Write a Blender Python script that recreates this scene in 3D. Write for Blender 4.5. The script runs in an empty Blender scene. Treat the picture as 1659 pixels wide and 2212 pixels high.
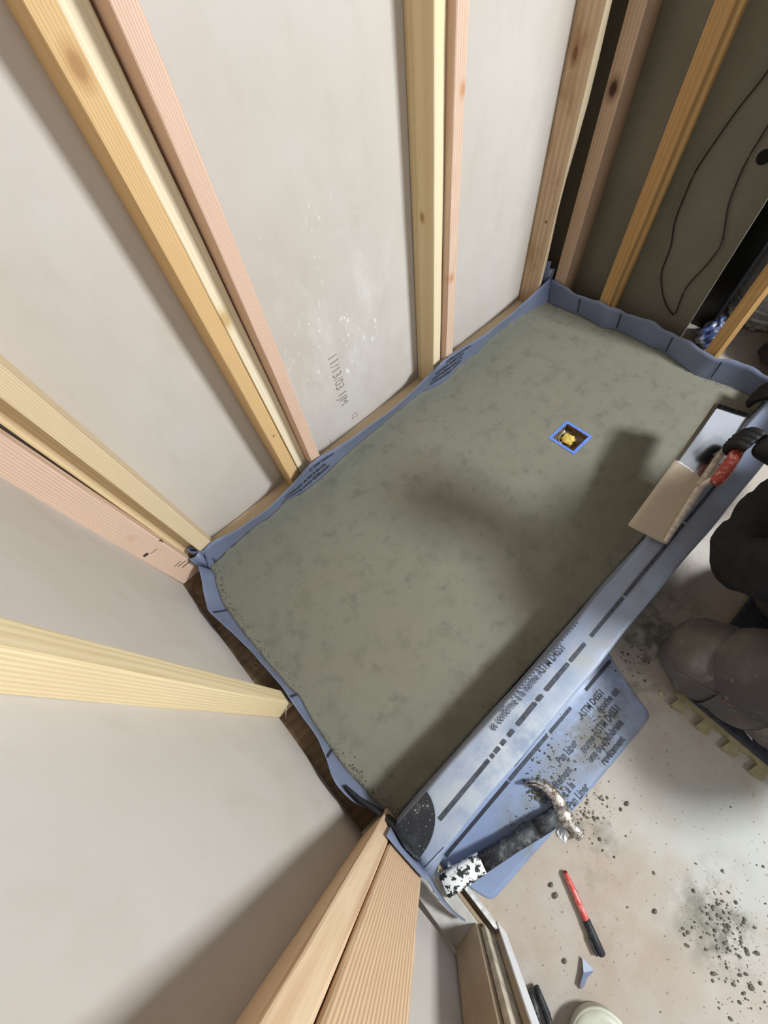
import bpy, bmesh, math, random
import numpy as np
from mathutils import Vector, Matrix
random.seed(4)
rng = np.random.default_rng(7)
SC = bpy.context.scene
COL = SC.collection
PI = math.pi

# ------------------------------------------------------------------ camera
cam_d = bpy.data.cameras.new('camera'); cam = bpy.data.objects.new('camera', cam_d); COL.objects.link(cam)
cam_d.sensor_fit = 'VERTICAL'; cam_d.sensor_height = 36.0; cam_d.lens = 892.29 / 2212 * 36.0
cam_d.clip_start = 0.02; cam_d.clip_end = 50
Rr = Vector((0.73132913, -0.67400887, -0.10425808)); Rd = Vector((-0.6342781, -0.61594732, -0.46722606)); Rf = Vector((0.25069702, 0.40782465, -0.87796928))
M = Matrix((( Rr.x, -Rd.x, -Rf.x, 0.20119), (Rr.y, -Rd.y, -Rf.y, -0.86573), (Rr.z, -Rd.z, -Rf.z, 1.26356), (0, 0, 0, 1)))
cam.matrix_world = M
SC.camera = cam

# ------------------------------------------------------------------ light and exposure
SC.view_settings.view_transform = 'Standard'; SC.view_settings.look = 'None'
SC.view_settings.gamma = 1.0; SC.view_settings.use_curve_mapping = False
SC.view_settings.exposure = 0.78
W = bpy.data.worlds.new('world'); SC.world = W; W.use_nodes = True
W.node_tree.nodes['Background'].inputs[0].default_value = (0.78, 0.88, 1.0, 1)
W.node_tree.nodes['Background'].inputs[1].default_value = 0.15

def area(name, loc, target, size, size_y, power, color):
    d = bpy.data.lights.new(name, 'AREA'); d.shape = 'RECTANGLE'; d.size = size; d.size_y = size_y
    d.energy = power; d.color = color
    o = bpy.data.objects.new(name, d); COL.objects.link(o)
    o.location = loc
    o.rotation_euler = (Vector(target) - Vector(loc)).to_track_quat('-Z', 'Y').to_euler()
    return o
area('ceiling_light', (1.95, -2.6, 2.33), (0.7, -0.7, 0.0), 0.5, 0.5, 108, (0.91, 0.97, 1.0))
area('fill_light', (0.7, -3.4, 2.33), (0.6, -0.6, 0.2), 0.7, 0.7, 12, (0.91, 0.97, 1.0))  # added frontal fill, no lamp known at this spot
area('window_light', (3.3, -1.6, 1.75), (1.2, -0.9, 0.1), 1.0, 1.1, 2.6, (0.86, 0.93, 1.0))

# ------------------------------------------------------------------ helpers
def lin(c):
    r = []
    for v in c[:3]:
        v = v / 255.0
        r.append(v / 12.92 if v <= 0.04045 else ((v + 0.055) / 1.055) ** 2.4)
    return (r[0], r[1], r[2], 1.0)

class NT:
    def __init__(s, name, rough=0.6, metal=0.0, spec=0.4):
        s.m = bpy.data.materials.new(name); s.m.use_nodes = True
        s.t = s.m.node_tree; s.b = s.t.nodes['Principled BSDF']
        s.b.inputs['Roughness'].default_value = rough; s.b.inputs['Metallic'].default_value = metal
        s.b.inputs['Specular IOR Level'].default_value = spec
        s._c = None
    def n(s, t, **kw):
        x = s.t.nodes.new(t)
        for k, v in kw.items(): setattr(x, k, v)
        return x
    def L(s, a, b): s.t.links.new(a, b)
    def co(s, kind='Object', scale=(1, 1, 1), loc=(0, 0, 0), rot=(0, 0, 0)):
        if s._c is None: s._c = s.n('ShaderNodeTexCoord')
        mp = s.n('ShaderNodeMapping'); s.L(s._c.outputs[kind], mp.inputs[0])
        mp.inputs['Scale'].default_value = scale; mp.inputs['Location'].default_value = loc; mp.inputs['Rotation'].default_value = rot
        return mp.outputs[0]
    def noise(s, vec, scale, detail=4, rough=0.55, dist=0.0):
        x = s.n('ShaderNodeTexNoise'); s.L(vec, x.inputs['Vector'])
        x.inputs['Scale'].default_value = scale; x.inputs['Detail'].default_value = detail
        x.inputs['Roughness'].default_value = rough; x.inputs['Distortion'].default_value = dist
        return x.outputs['Fac']
    def ramp(s, fac, stops, interp='LINEAR'):
        x = s.n('ShaderNodeValToRGB'); s.L(fac, x.inputs[0]); e = x.color_ramp.elements; x.color_ramp.interpolation = interp
        while len(e) < len(stops): e.new(0.5)
        for i, (p, c) in enumerate(stops):
            e[i].position = p; e[i].color = c if len(c) == 4 else (c[0], c[1], c[2], 1)
        return x.outputs[0]
    def bw(s, fac, a, b): return s.ramp(fac, [(a, (0, 0, 0, 1)), (b, (1, 1, 1, 1))])
    def mix(s, f, a, b, mode='MIX'):
        x = s.n('ShaderNodeMix', data_type='RGBA', blend_type=mode)
        for sock, v in ((x.inputs[0], f), (x.inputs[6], a), (x.inputs[7], b)):
            if isinstance(v, (int, float)): sock.default_value = v
            elif isinstance(v, tuple): sock.default_value = v
            else: s.L(v, sock)
        return x.outputs[2]
    def math(s, op, a, b=0.0):
        x = s.n('ShaderNodeMath', operation=op)
        for sock, v in ((x.inputs[0], a), (x.inputs[1], b)):
            if isinstance(v, (int, float)): sock.default_value = v
            else: s.L(v, sock)
        return x.outputs[0]
    def blob(s, kind, c, r, soft=0.5):
        """1 inside an ellipsoid of half sizes r around c, 0 outside"""
        v = s.co(kind, scale=(1 / r[0], 1 / r[1], 1 / r[2]), loc=(-c[0] / r[0], -c[1] / r[1], -c[2] / r[2]))
        x = s.n('ShaderNodeVectorMath', operation='LENGTH'); s.L(v, x.inputs[0])
        return s.ramp(x.outputs['Value'], [(1 - soft, (1, 1, 1, 1)), (1.0, (0, 0, 0, 1))])
    def color(s, v):
        if isinstance(v, tuple): s.b.inputs['Base Color'].default_value = v
        else: s.L(v, s.b.inputs['Base Color'])
    def rough(s, v): s.L(v, s.b.inputs['Roughness'])
    def bump(s, h, strength=0.3, dist=0.002):
        x = s.n('ShaderNodeBump'); s.L(h, x.inputs['Height']); x.inputs['Strength'].default_value = strength
        x.inputs['Distance'].default_value = dist; s.L(x.outputs[0], s.b.inputs['Normal'])

def simple(name, rgb, rough=0.6, metal=0.0, var=0.12, scale=40, bump=0.0, spec=0.4):
    n = NT(name, rough, metal, spec); f = n.noise(n.co(), scale)
    c = lin(rgb); d = tuple(v * (1 - var * 2) for v in c[:3]) + (1,); u = tuple(min(1, v * (1 + var)) for v in c[:3]) + (1,)
    n.color(n.ramp(f, [(0.3, d), (0.7, u)]))
    if bump: n.bump(f, bump)
    return n.m

def wood(name, light, dark, ring=60, off=(0.06, 0.02), zs=0.035, dist=3.6, knots=(), contrast=0.6, rough=0.62, stain=None, dots=True):
    """rings run along local Z; knots = (centre, half sizes, colour)"""
    n = NT(name, rough, 0, 0.3)
    v = n.co('Object', scale=(1, 1, zs), loc=(off[0], off[1], 0))
    w = n.n('ShaderNodeTexWave', wave_type='RINGS', rings_direction='Z', wave_profile='SIN')
    n.L(v, w.inputs['Vector']); w.inputs['Scale'].default_value = ring; w.inputs['Distortion'].default_value = dist
    w.inputs['Detail'].default_value = 2.5; w.inputs['Detail Scale'].default_value = 0.55
    base = n.ramp(w.outputs['Fac'], [(0.1, lin(light)), (0.95, lin(tuple(l + (d - l) * contrast * .8 for l, d in zip(light, dark))))])
    fine = n.noise(n.co('Object', scale=(1, 1, 0.03)), 420, 3, 0.6)
    base = n.mix(n.math('MULTIPLY', n.bw(fine, 0.45, 0.75), 0.3), base, lin(dark))
    blot = n.noise(n.co('Object', scale=(1, 1, 0.35), loc=(3, 1, 0)), 9, 3)
    base = n.mix(n.math('MULTIPLY', n.bw(blot, 0.45, 0.75), 0.35), base, lin(tuple((l + d) / 2 for l, d in zip(light, dark))))
    if stain:
        sp = n.noise(n.co('Object', scale=(1, 1, 0.5), loc=(7, 2, 5)), 14, 5, 0.65)
        base = n.mix(n.math('MULTIPLY', n.bw(sp, 0.48, 0.68), 0.6), base, lin(stain))
    for c, r, col in knots:
        base = n.mix(n.blob('Object', c, tuple(q * 1.9 for q in r), 0.75), base, lin(tuple((a + b) / 2 for a, b in zip(dark, col))))
        base = n.mix(n.blob('Object', c, r, 0.45), base, lin(col))
    n.color(base)
    n.bump(n.math('ADD', w.outputs['Fac'], fine), 0.25, 0.0006)
    return n.m

def link(o, parent=None):
    COL.objects.link(o)
    if parent is not None: o.parent = parent
    return o
def tag(o, label=None, cat=None, group=None, kind=None):
    if label: o['label'] = label
    if cat: o['category'] = cat
    if group: o['group'] = group
    if kind: o['kind'] = kind
    return o
def empty(name, loc=(0, 0, 0), rz=0.0):
    o = bpy.data.objects.new(name, None); COL.objects.link(o); o.location = loc; o.rotation_euler = (0, 0, rz)
    o.empty_display_size = 0.05
    return o
def mesh(name, verts, faces, mat, parent=None, smooth=False, origin=None):
    vs = [Vector(v) for v in verts]
    if origin is not None:
        og = Vector(origin); vs = [v - og for v in vs]
    me = bpy.data.meshes.new(name); me.from_pydata(vs, [], faces); me.update()
    bm = bmesh.new(); bm.from_mesh(me); bmesh.ops.recalc_face_normals(bm, faces=bm.faces[:]); bm.to_mesh(me); bm.free()
    if mat: me.materials.append(mat)
    if smooth:
        for p in me.polygons: p.use_smooth = True
    o = bpy.data.objects.new(name, me); link(o, parent)
    if origin is not None: o.location = origin
    return o
def frombm(name, bm, mat, parent=None, smooth=False, loc=None):
    me = bpy.data.meshes.new(name); bmesh.ops.recalc_face_normals(bm, faces=bm.faces[:]); bm.to_mesh(me); bm.free()
    if mat: me.materials.append(mat)
    if smooth:
        for p in me.polygons: p.use_smooth = True
    o = bpy.data.objects.new(name, me); link(o, parent)
    if loc is not None: o.location = loc
    return o
def bbox(name, lo, hi, mat, parent=None, bevel=0.0, seg=2, smooth=False):
    bm = bmesh.new(); bmesh.ops.create_cube(bm, size=1)
    for v in bm.verts:
        v.co = Vector([(lo[i] + hi[i]) / 2 + v.co[i] * (hi[i] - lo[i]) for i in range(3)])
    if bevel: bmesh.ops.bevel(bm, geom=bm.edges[:], offset=bevel, segments=seg, affect='EDGES', profile=0.5)
    return frombm(name, bm, mat, parent, smooth)
def tube_data(path, radii, seg=12, flat=1.0, up=Vector((0, 0, 1))):
    P = [Vector(p) for p in path]; V = []; F = []
    for i, p in enumerate(P):
        t = (P[min(i + 1, len(P) - 1)] - P[max(i - 1, 0)]).normalized()
        a = t.cross(up)
        if a.length < 1e-4: a = t.cross(Vector((1, 0, 0)))
        a.normalize(); b = a.cross(t).normalized()
        r = radii[i] if hasattr(radii, '__len__') else radii
        for k in range(seg):
            th = 2 * PI * k / seg
            V.append(p + a * (r * math.cos(th)) + b * (r * flat * math.sin(th)))
    for i in range(len(P) - 1):
        for k in range(seg):
            F.append((i * seg + k, i * seg + (k + 1) % seg, (i + 1) * seg + (k + 1) % seg, (i + 1) * seg + k))
    F.append(tuple(range(seg))[::-1]); F.append(tuple(range((len(P) - 1) * seg, len(P) * seg)))
    return V, F
def tube(name, path, radii, mat, parent=None, seg=12, flat=1.0, up=(0, 0, 1)):
    V, F = tube_data(path, radii, seg, flat, Vector(up)); return mesh(name, V, F, mat, parent, True)
def prism(name, poly, z0, z1, mat, parent=None, bevel=0.0, smooth=False):
    bm = bmesh.new()
    vs = [bm.verts.new((p[0], p[1], z0)) for p in poly]; f = bm.faces.new(vs)
    r = bmesh.ops.extrude_face_region(bm, geom=[f])
    for v in [g for g in r['geom'] if isinstance(g, bmesh.types.BMVert)]: v.co.z = z1
    if bevel:
        bm.normal_update()
        bmesh.ops.bevel(bm, geom=[e for e in bm.edges], offset=bevel, segments=2, affect='EDGES', profile=0.5)
    return frombm(name, bm, mat, parent, smooth)
def resample(pts, n):
    p = np.array(pts, float); d = np.r_[0, np.cumsum(np.linalg.norm(np.diff(p, axis=0), axis=1))]
    s = np.linspace(0, d[-1], n); q = np.stack([np.interp(s, d, p[:, k]) for k in range(p.shape[1])], 1)
    return q
def smooth_curve(q, it=4):
    q = q.copy()
    for _ in range(it):
        q[1:-1] = 0.25 * q[:-2] + 0.5 * q[1:-1] + 0.25 * q[2:]
    return q
def grid_faces(nu, nv, base=0):
    return [(base + i * nv + j, base + (i + 1) * nv + j, base + (i + 1) * nv + j + 1, base + i * nv + j + 1) for i in range(nu - 1) for j in range(nv - 1)]
def text_data(body, size, align='LEFT', sub=0, bold=0.0):
    cu = bpy.data.curves.new('t', 'FONT'); cu.body = body; cu.size = size; cu.align_x = align; cu.resolution_u = 3; cu.offset = bold
    o = bpy.data.objects.new('t', cu); COL.objects.link(o); bpy.context.view_layer.update()
    me = bpy.data.meshes.new_from_object(o.evaluated_get(bpy.context.evaluated_depsgraph_get()))
    V = [v.co.copy() for v in me.vertices]; F = [tuple(p.vertices) for p in me.polygons]
    bpy.data.objects.remove(o); bpy.data.curves.remove(cu); bpy.data.meshes.remove(me)
    return V, F
def text_on(name, body, size, fn, mat, parent, xs=1.0, bold=0.0, align='LEFT'):
    V, F = text_data(body, size, align, bold=bold)
    me = bpy.data.meshes.new(name); me.from_pydata([fn(v.x * xs, v.y) for v in V], [], F); me.update()
    me.materials.append(mat); o = bpy.data.objects.new(name, me); return link(o, parent)
def rocks(name, pts, mat, parent=None, zbase=0.0):
    """pts = (x, y, z, r): little irregular lumps joined into one mesh"""
    bm = bmesh.new()
    for x, y, z, r in pts:
        q = bmesh.ops.create_icosphere(bm, subdivisions=1, radius=r)
        sx, sy, sz = rng.uniform(.7, 1.35), rng.uniform(.7, 1.35), rng.uniform(.45, .8); a = rng.uniform(0, PI)
        for v in q['verts']:
            c = v.co * rng.uniform(.75, 1.2); c = Vector((c.x * sx, c.y * sy, c.z * sz)); c.rotate(Matrix.Rotation(a, 3, 'Z'))
            v.co = c + Vector((x, y, z + r * sz * .55))
    return frombm(name, bm, mat, parent)

# ------------------------------------------------------------------ materials
def m_board():
    n = NT('drywall_paper', 0.75, 0, 0.25)
    a = n.noise(n.co('Object'), 2.2, 4); b = n.noise(n.co('Object', scale=(1, 1, .5)), 14, 5, .6)
    c = n.mix(n.bw(a, .35, .7), lin((201, 192, 182)), lin((209, 202, 196)))
    c = n.mix(n.math('MULTIPLY', n.bw(b, .5, .75), .25), c, lin((180, 169, 156)))
    f = n.noise(n.co('Object'), 700, 2); c = n.mix(n.math('MULTIPLY', f, .08), c, lin((150, 140, 128)))
    # pale scuffs low on the panel
    s1 = n.bw(n.noise(n.co('Object', scale=(1, 1, .6)), 75, 3, .5), .66, .69)
    s2 = n.bw(n.noise(n.co('Object', loc=(2, 2, 2)), 5, 2), .48, .6)
    reg = n.blob('Object', (.82, .08, .35), (.42, .6, .6), .7)
    c = n.mix(n.math('MULTIPLY', n.math('MULTIPLY', s1, s2), n.math('MULTIPLY', reg, .8)), c, lin((240, 238, 235)))
    sm = n.bw(n.noise(n.co('Object', scale=(1, 1, .45), rot=(0, .3, 0)), 9, 5, .6), .52, .7)
    c = n.mix(n.math('MULTIPLY', n.math('MULTIPLY', sm, reg), .45), c, lin((228, 224, 220)))
    n.color(c); n.bump(f, .12, .0004)
    return n.m
BOARD = m_board()
def m_darkboard():
    n = NT('grey_backer_board', 0.8, 0, 0.2)
    a = n.noise(n.co('Object'), 3, 5); n.color(n.mix(n.bw(a, .3, .7), lin((112, 109, 95)), lin((130, 126, 112))))
    n.bump(n.noise(n.co('Object'), 300, 2), .1, .0005); return n.m
BACKER = m_darkboard()
def m_floor():
    n = NT('dusty_subfloor', 0.7, 0, 0.3)
    a = n.noise(n.co('Object'), 2.3, 5, .6); b = n.noise(n.co('Object', loc=(4, 1, 0)), 8, 5, .65); f = n.noise(n.co('Object'), 160, 3)
    c = n.mix(n.bw(a, .35, .68), lin((168, 151, 134)), lin((180, 171, 162)))
    c = n.mix(n.math('MULTIPLY', n.bw(b, .45, .72), .5), c, lin((190, 187, 182)))
    c = n.mix(n.math('MULTIPLY', n.blob('Object', (.58, -1.50, -.04), (.32, .32, .3), .7), n.bw(b, .25, .5)), c, lin((176, 175, 169)))
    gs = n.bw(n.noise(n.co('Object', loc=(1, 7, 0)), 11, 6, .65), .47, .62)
    # mortar smears; the last also paints the worker's shade between curb and knee
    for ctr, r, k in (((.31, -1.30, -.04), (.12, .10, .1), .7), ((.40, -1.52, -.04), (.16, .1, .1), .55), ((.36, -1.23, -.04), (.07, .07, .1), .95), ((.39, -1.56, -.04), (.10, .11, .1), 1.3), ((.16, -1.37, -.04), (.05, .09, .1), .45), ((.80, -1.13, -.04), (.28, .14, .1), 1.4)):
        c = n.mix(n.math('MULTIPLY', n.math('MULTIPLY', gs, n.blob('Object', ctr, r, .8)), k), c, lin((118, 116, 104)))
    sp = n.bw(n.noise(n.co('Object', loc=(9, 3, 0)), 120, 2, .4), .70, .73)
    c = n.mix(n.math('MULTIPLY', sp, .6), c, lin((110, 100, 86)))
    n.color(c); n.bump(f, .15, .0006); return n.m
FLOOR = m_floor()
def m_mud():
    n = NT('wet_mortar', 0.72, 0, 0.35)
    a = n.noise(n.co('Object'), 2.6, 4, .55); b = n.noise(n.co('Object', loc=(3, 0, 0)), 15, 5, .6); f = n.noise(n.co('Object'), 420, 3, .7)
    c = n.mix(n.bw(a, .32, .68), lin((126, 122, 108)), lin((122, 122, 108)))
    c = n.mix(n.math('MULTIPLY', n.bw(b, .52, .68), .42), c, lin((98, 96, 82)))
    d = n.bw(n.noise(n.co('Object', loc=(8, 5, 0)), 17, 4, .6), .56, .72)
    c = n.mix(n.math('MULTIPLY', d, .5), c, lin((88, 86, 74)))
    c = n.mix(n.math('MULTIPLY', n.bw(f, .5, .75), .22), c, lin((92, 90, 78)))
    n.color(c); n.bump(n.math('ADD', f, n.math('MULTIPLY', b, 2.0)), .35, .0012); return n.m
MUD = m_mud()
CRUMB = simple('dry_mortar_crumb', (104, 100, 89), .9, var=.2, scale=200)
def m_liner(name, dirt=(), lo=(106, 114, 138), hi=(118, 127, 152)):
    n = NT(name, 0.38, 0, 0.55)
    a = n.noise(n.co('Object'), 6, 4); c = n.mix(n.bw(a, .3, .7), lin(lo), lin(hi))
    d = n.noise(n.co('Object', loc=(2, 3, 1)), 16, 6, .65); g = n.bw(d, .38, .72)
    rr = n.math('ADD', .34, n.math('MULTIPLY', a, .1))
    for ctr, r, k, col in dirt:
        m = n.math('MULTIPLY', n.math('MULTIPLY', g, n.blob('Object', ctr, r, .8)), k)
        c = n.mix(m, c, lin(col)); rr = n.math('ADD', rr, n.math('MULTIPLY', m, .4))
    n.color(c); n.rough(rr); n.bump(n.noise(n.co('Object'), 60, 3), .05, .001); return n.m
LINER = m_liner('grey_pvc_liner')
dust = (210, 216, 216); mort = (112, 110, 98)
LINER_CURB = m_liner('grey_pvc_liner_dusty_lit', [((.3, -1.0, .12), (.3, .08, .1), .8, dust), ((.12, -.98, .12), (.15, .1, .1), .7, (168, 174, 176)), ((.62, -1.0, .12), (.12, .05, .1), .8, (170, 166, 148)), ((.9, -1.0, .12), (.4, .1, .1), .5, (128, 124, 116))], (132, 143, 168), (148, 158, 178))  # dust, over a base lightened for the light on the level curb
LINER_FLAP = m_liner('grey_pvc_liner_mortar_smeared_lit', [((.47, -1.16, -.04), (.14, .1, .1), 1.0, mort), ((.28, -1.15, -.04), (.12, .07, .1), .9, mort), ((.60, -1.15, -.04), (.22, .13, .1), 1.3, (112, 106, 92)), ((.45, -1.13, -.04), (.2, .07, .1), .8, (134, 132, 124)), ((.2, -1.12, -.04), (.07, .05, .1), .8, mort), ((.2, -1.2, -.04), (.05, .03, .1), .8, mort)], (126, 141, 172), (140, 154, 182))  # mortar smears; base lightened to paint the stronger light on the level flap
INK = simple('liner_print_ink', (44, 47, 58), .55, var=.15, scale=150)
INK_FADED = simple('faded_liner_print_ink', (70, 74, 86), .6, var=.3, scale=90)
PENCIL = simple('pencil_grey', (150, 142, 132), .8, var=.1)
STAMP = simple('lumber_stamp_ink', (70, 48, 38), .7)
def m_black():
    n = NT('black_corner_rubber', .5, 0, .4)
    d = n.noise(n.co('Object'), 30, 6, .7); sp = n.bw(n.noise(n.co('Object', loc=(4, 4, 4)), 160, 2), .68, .72)
    c = n.mix(n.math('MULTIPLY', n.bw(d, .5, .75), .3), lin((36, 38, 44)), lin((110, 110, 108)))
    c = n.mix(n.math('MULTIPLY', n.bw(d, .62, .66), n.blob('Object', (.07, -.955, .12), (.045, .025, .05), .6)), c, lin((190, 186, 176)))
    n.color(n.mix(n.math('MULTIPLY', sp, .7), c, lin((190, 190, 185)))); return n.m
RUBBER = m_black()
GYPSUM = simple('white_gypsum', (222, 220, 216), .8, var=.08, scale=60)
PLATE_WHITE = simple('plaster_dusted_plate', (196, 192, 186), .85, var=.14, scale=22)
# lumber
W_YEL = wood('lumber_yellow_pine', (224, 190, 140), (198, 156, 102), 62, (.05, .03), knots=[((.004, -.045, 1.10), (.010, .02, .018), (176, 136, 92)), ((.0, -.045, .32), (.003, .01, .005), (150, 116, 76))])
W_CREAM = wood('lumber_pale_spruce', (242, 230, 202), (224, 202, 162), 40, (.09, .05), contrast=.5, knots=[((-.012, -.045, .70), (.012, .02, .02), (206, 176, 124))])
W_PINK = wood('lumber_pink_fir', (228, 199, 178), (204, 160, 134), 75, (.04, .06), contrast=.75)
W_PINK2 = wood('lumber_pink_fir_pale', (228, 200, 178), (200, 162, 138), 48, (.08, .02), contrast=.7, knots=[((.01, -.045, .75), (.008, .02, .012), (206, 150, 112)), ((-.004, -.045, .32), (.010, .02, .012), (200, 150, 112))])
W_TAN = wood('lumber_tan_spruce', (232, 212, 170), (206, 176, 128), 36, (.1, .02), contrast=.5, knots=[((0, -.058, 1.2), (.05, .0165, 6), (246, 234, 204)), ((-.02, 0, .62), (.02, .008, .012), (176, 138, 92))])  # first entry paints the front face cream, as if strongly lit
W_BROWN = wood('lumber_weathered_brown', (214, 186, 152), (176, 142, 106), 14, (.02, .08), contrast=.6, dist=7, knots=[((0, -.06, 1.2), (.05, .022, 6), (240, 226, 196)), ((-.02, .015, .78), (.02, .009, .02), (128, 88, 58)), ((-.02, -.01, .34), (.02, .004, .005), (100, 70, 48))], stain=(158, 120, 84))
W_GREYB = wood('lumber_grey_brown', (200, 172, 146), (166, 134, 108), 30, (.06, .06), contrast=.5, knots=[((-.045, .0, .70), (.02, .014, .022), (70, 44, 30))])
W_AMBER = wood('lumber_amber_shellacked', (190, 150, 96), (156, 114, 66), 40, (.08, .03), contrast=.5, rough=.42)
W_BUFF = wood('lumber_buff_fir', (230, 210, 176), (202, 172, 132), 60, (.05, .05), contrast=.7)
W_PALE = wood('lumber_whitewood', (230, 212, 174), (208, 178, 130), 55, (.07, .05), contrast=.6, dist=5)
W_GRAIN1 = wood('lumber_bold_grain_fir', (226, 198, 164), (188, 148, 112), 46, (.15, -.02), contrast=.9, dist=4.5, zs=.05)
W_GRAIN2 = wood('lumber_straight_grain_fir', (222, 192, 156), (186, 146, 112), 74, (.02, .2), contrast=.95, dist=1.6, zs=.03)
W_DARK = wood('lumber_old_dark_plate', (116, 94, 72), (70, 54, 40), 12, (.05, .05), contrast=.4, stain=(58, 42, 30))
W_OLD = wood('lumber_old_stud', (178, 158, 130), (140, 116, 88), 40, (.05, .04), contrast=.5, stain=(150, 128, 104))
W_PLATE = wood('lumber_bottom_plate', (226, 206, 176), (196, 166, 128), 50, (.05, .05), contrast=.6)
STEEL = simple('bare_nail_steel', (170, 168, 164), .35, 1.0, var=.1)

# ------------------------------------------------------------------ the setting
ZF = -0.04
def floor_build():
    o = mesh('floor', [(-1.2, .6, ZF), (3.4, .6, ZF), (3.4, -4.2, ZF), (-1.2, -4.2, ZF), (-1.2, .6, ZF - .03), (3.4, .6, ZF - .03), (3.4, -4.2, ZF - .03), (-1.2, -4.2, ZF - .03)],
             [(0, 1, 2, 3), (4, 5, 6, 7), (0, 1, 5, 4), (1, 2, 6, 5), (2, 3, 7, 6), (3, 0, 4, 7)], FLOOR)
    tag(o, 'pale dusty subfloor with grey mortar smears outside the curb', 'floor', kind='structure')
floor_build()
PAINT = simple('primed_room_wall', (190, 190, 190), .85, var=.04, scale=6)
tag(bbox('ceiling', (-1.2, -4.2, 2.4), (3.4, .6, 2.43), PAINT), 'plain ceiling above the bathroom', 'ceiling', kind='structure')
tag(bbox('wall_front', (-1.2, -4.23, ZF), (3.4, -4.2, 2.4), PAINT), 'primed wall at the far end of the bathroom behind the camera', 'wall', kind='structure')
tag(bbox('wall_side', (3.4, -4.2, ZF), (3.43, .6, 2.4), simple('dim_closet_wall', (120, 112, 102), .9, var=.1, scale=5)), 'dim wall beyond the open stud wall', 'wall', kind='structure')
tag(bbox('wall_hall', (-1.23, -4.2, ZF), (-1.2, .6, 2.4), PAINT), 'primed hall wall beyond the cut partition', 'wall', kind='structure')
DIM = simple('dark_shield_wall', (84, 78, 70), .9, var=.1, scale=5)
cw = tag(empty('wall_shield', (0, 0, 0)), 'added dark walls that shade the space behind the open stud wall', 'wall', kind='structure')
bbox('shield_back', (2.7, -1.13, ZF), (2.72, .6, 2.4), DIM, cw); bbox('shield_return', (2.08, -1.13, ZF), (2.7, -1.1, 2.4), DIM, cw); bbox('shield_end', (1.95, .57, ZF), (2.7, .6, 2.4), DIM, cw)  # added walls that keep lamp light out of the space behind the studs
# back wall (behind the long side of the shower)
wb = tag(empty('wall_back', (0, 0, 0)), 'grey drywall sheets between the studs on the long side of the shower', 'wall', kind='structure')
for nm, x0, x1, z0 in (('drywall_panel', -.13, 1.125, -.002), ('drywall_panel', 1.127, 1.915, -.002)):
    bbox(nm, (x0, .089, z0), (x1, .1017, 2.4), BOARD, wb)
bbox('bottom_plate', (.016, .003, ZF), (1.80, .0885, -.003), W_PLATE, wb, .002)
def on_back(x, z):
    def fn(u, v): return (x + v * 1.0, .0883, z - u)      # reads downwards
    return fn
text_on('date_stamp', '11/13/03 1JM', .052, on_back(.708, .365), PENCIL, wb, .82)
text_on('date_stamp', '12', .04, on_back(.74, .07), PENCIL, wb, .8)
bbox('pencil_mark', (.62, .0882, .0), (.6215, .0886, .03), PENCIL, wb)
# left wall
wl = tag(empty('wall_left', (0, 0, 0)), 'grey drywall sheets behind the studs on the short side of the shower', 'wall', kind='structure')
def slab(name, a, b, th, z0, z1, mat, parent):
    a = Vector((a[0], a[1], 0)); b = Vector((b[0], b[1], 0)); d = (b - a).normalized(); nrm = Vector((d.y, -d.x, 0)) * th
    V = []
    for z in (z0, z1):
        for q in (a, b, b + nrm, a + nrm): V.append((q.x, q.y, z))
    return mesh(name, V, [(0, 1, 2, 3), (4, 5, 6, 7), (0, 1, 5, 4), (1, 2, 6, 5), (2, 3, 7, 6), (3, 0, 4, 7)], mat, parent)
slab('drywall_panel', (-.1012, .089), (-.092, -.53), .0127, -.002, 2.4, BOARD, wl)
slab('drywall_panel', (-.092, -.531), (-.0865, -.96), .0127, -.002, 2.4, BOARD, wl)
slab('drywall_panel', (-.0865, -.961), (-.0675, -1.262), .0127, -.002, 2.4, BOARD, wl)
mesh('bottom_plate', [(-.1, .05, -.003), (-.035, .05, -.003), (-.028, -.9, -.003), (-.087, -.9, -.003), (-.1, .05, ZF), (-.035, .05, ZF), (-.028, -.9, ZF), (-.087, -.9, ZF)],
     [(0, 1, 2, 3), (4, 5, 6, 7), (0, 1, 5, 4), (1, 2, 6, 5), (2, 3, 7, 6), (3, 0, 4, 7)], W_DARK, wl)
# right wall: open studs in front of a grey backer board
wr = tag(empty('wall_right', (0, 0, 0)), 'dim grey board behind the open studs at the far end of the shower', 'wall', kind='structure')
bbox('backer_board', (1.902, -.565, ZF), (1.915, .1017, 2.4), BACKER, wr)
bbox('bottom_plate', (1.835, -.95, ZF), (1.9, .0, -.003), W_DARK, wr, .002)
_v, _f = tube_data([(1.899, -.499, .601), (1.9025, -.499, .601)], .018, 20, up=Vector((0, 0, 1)))
mesh('cable_hole', _v, _f, simple('dark_hole', (14, 12, 10), .9), wr)

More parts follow.
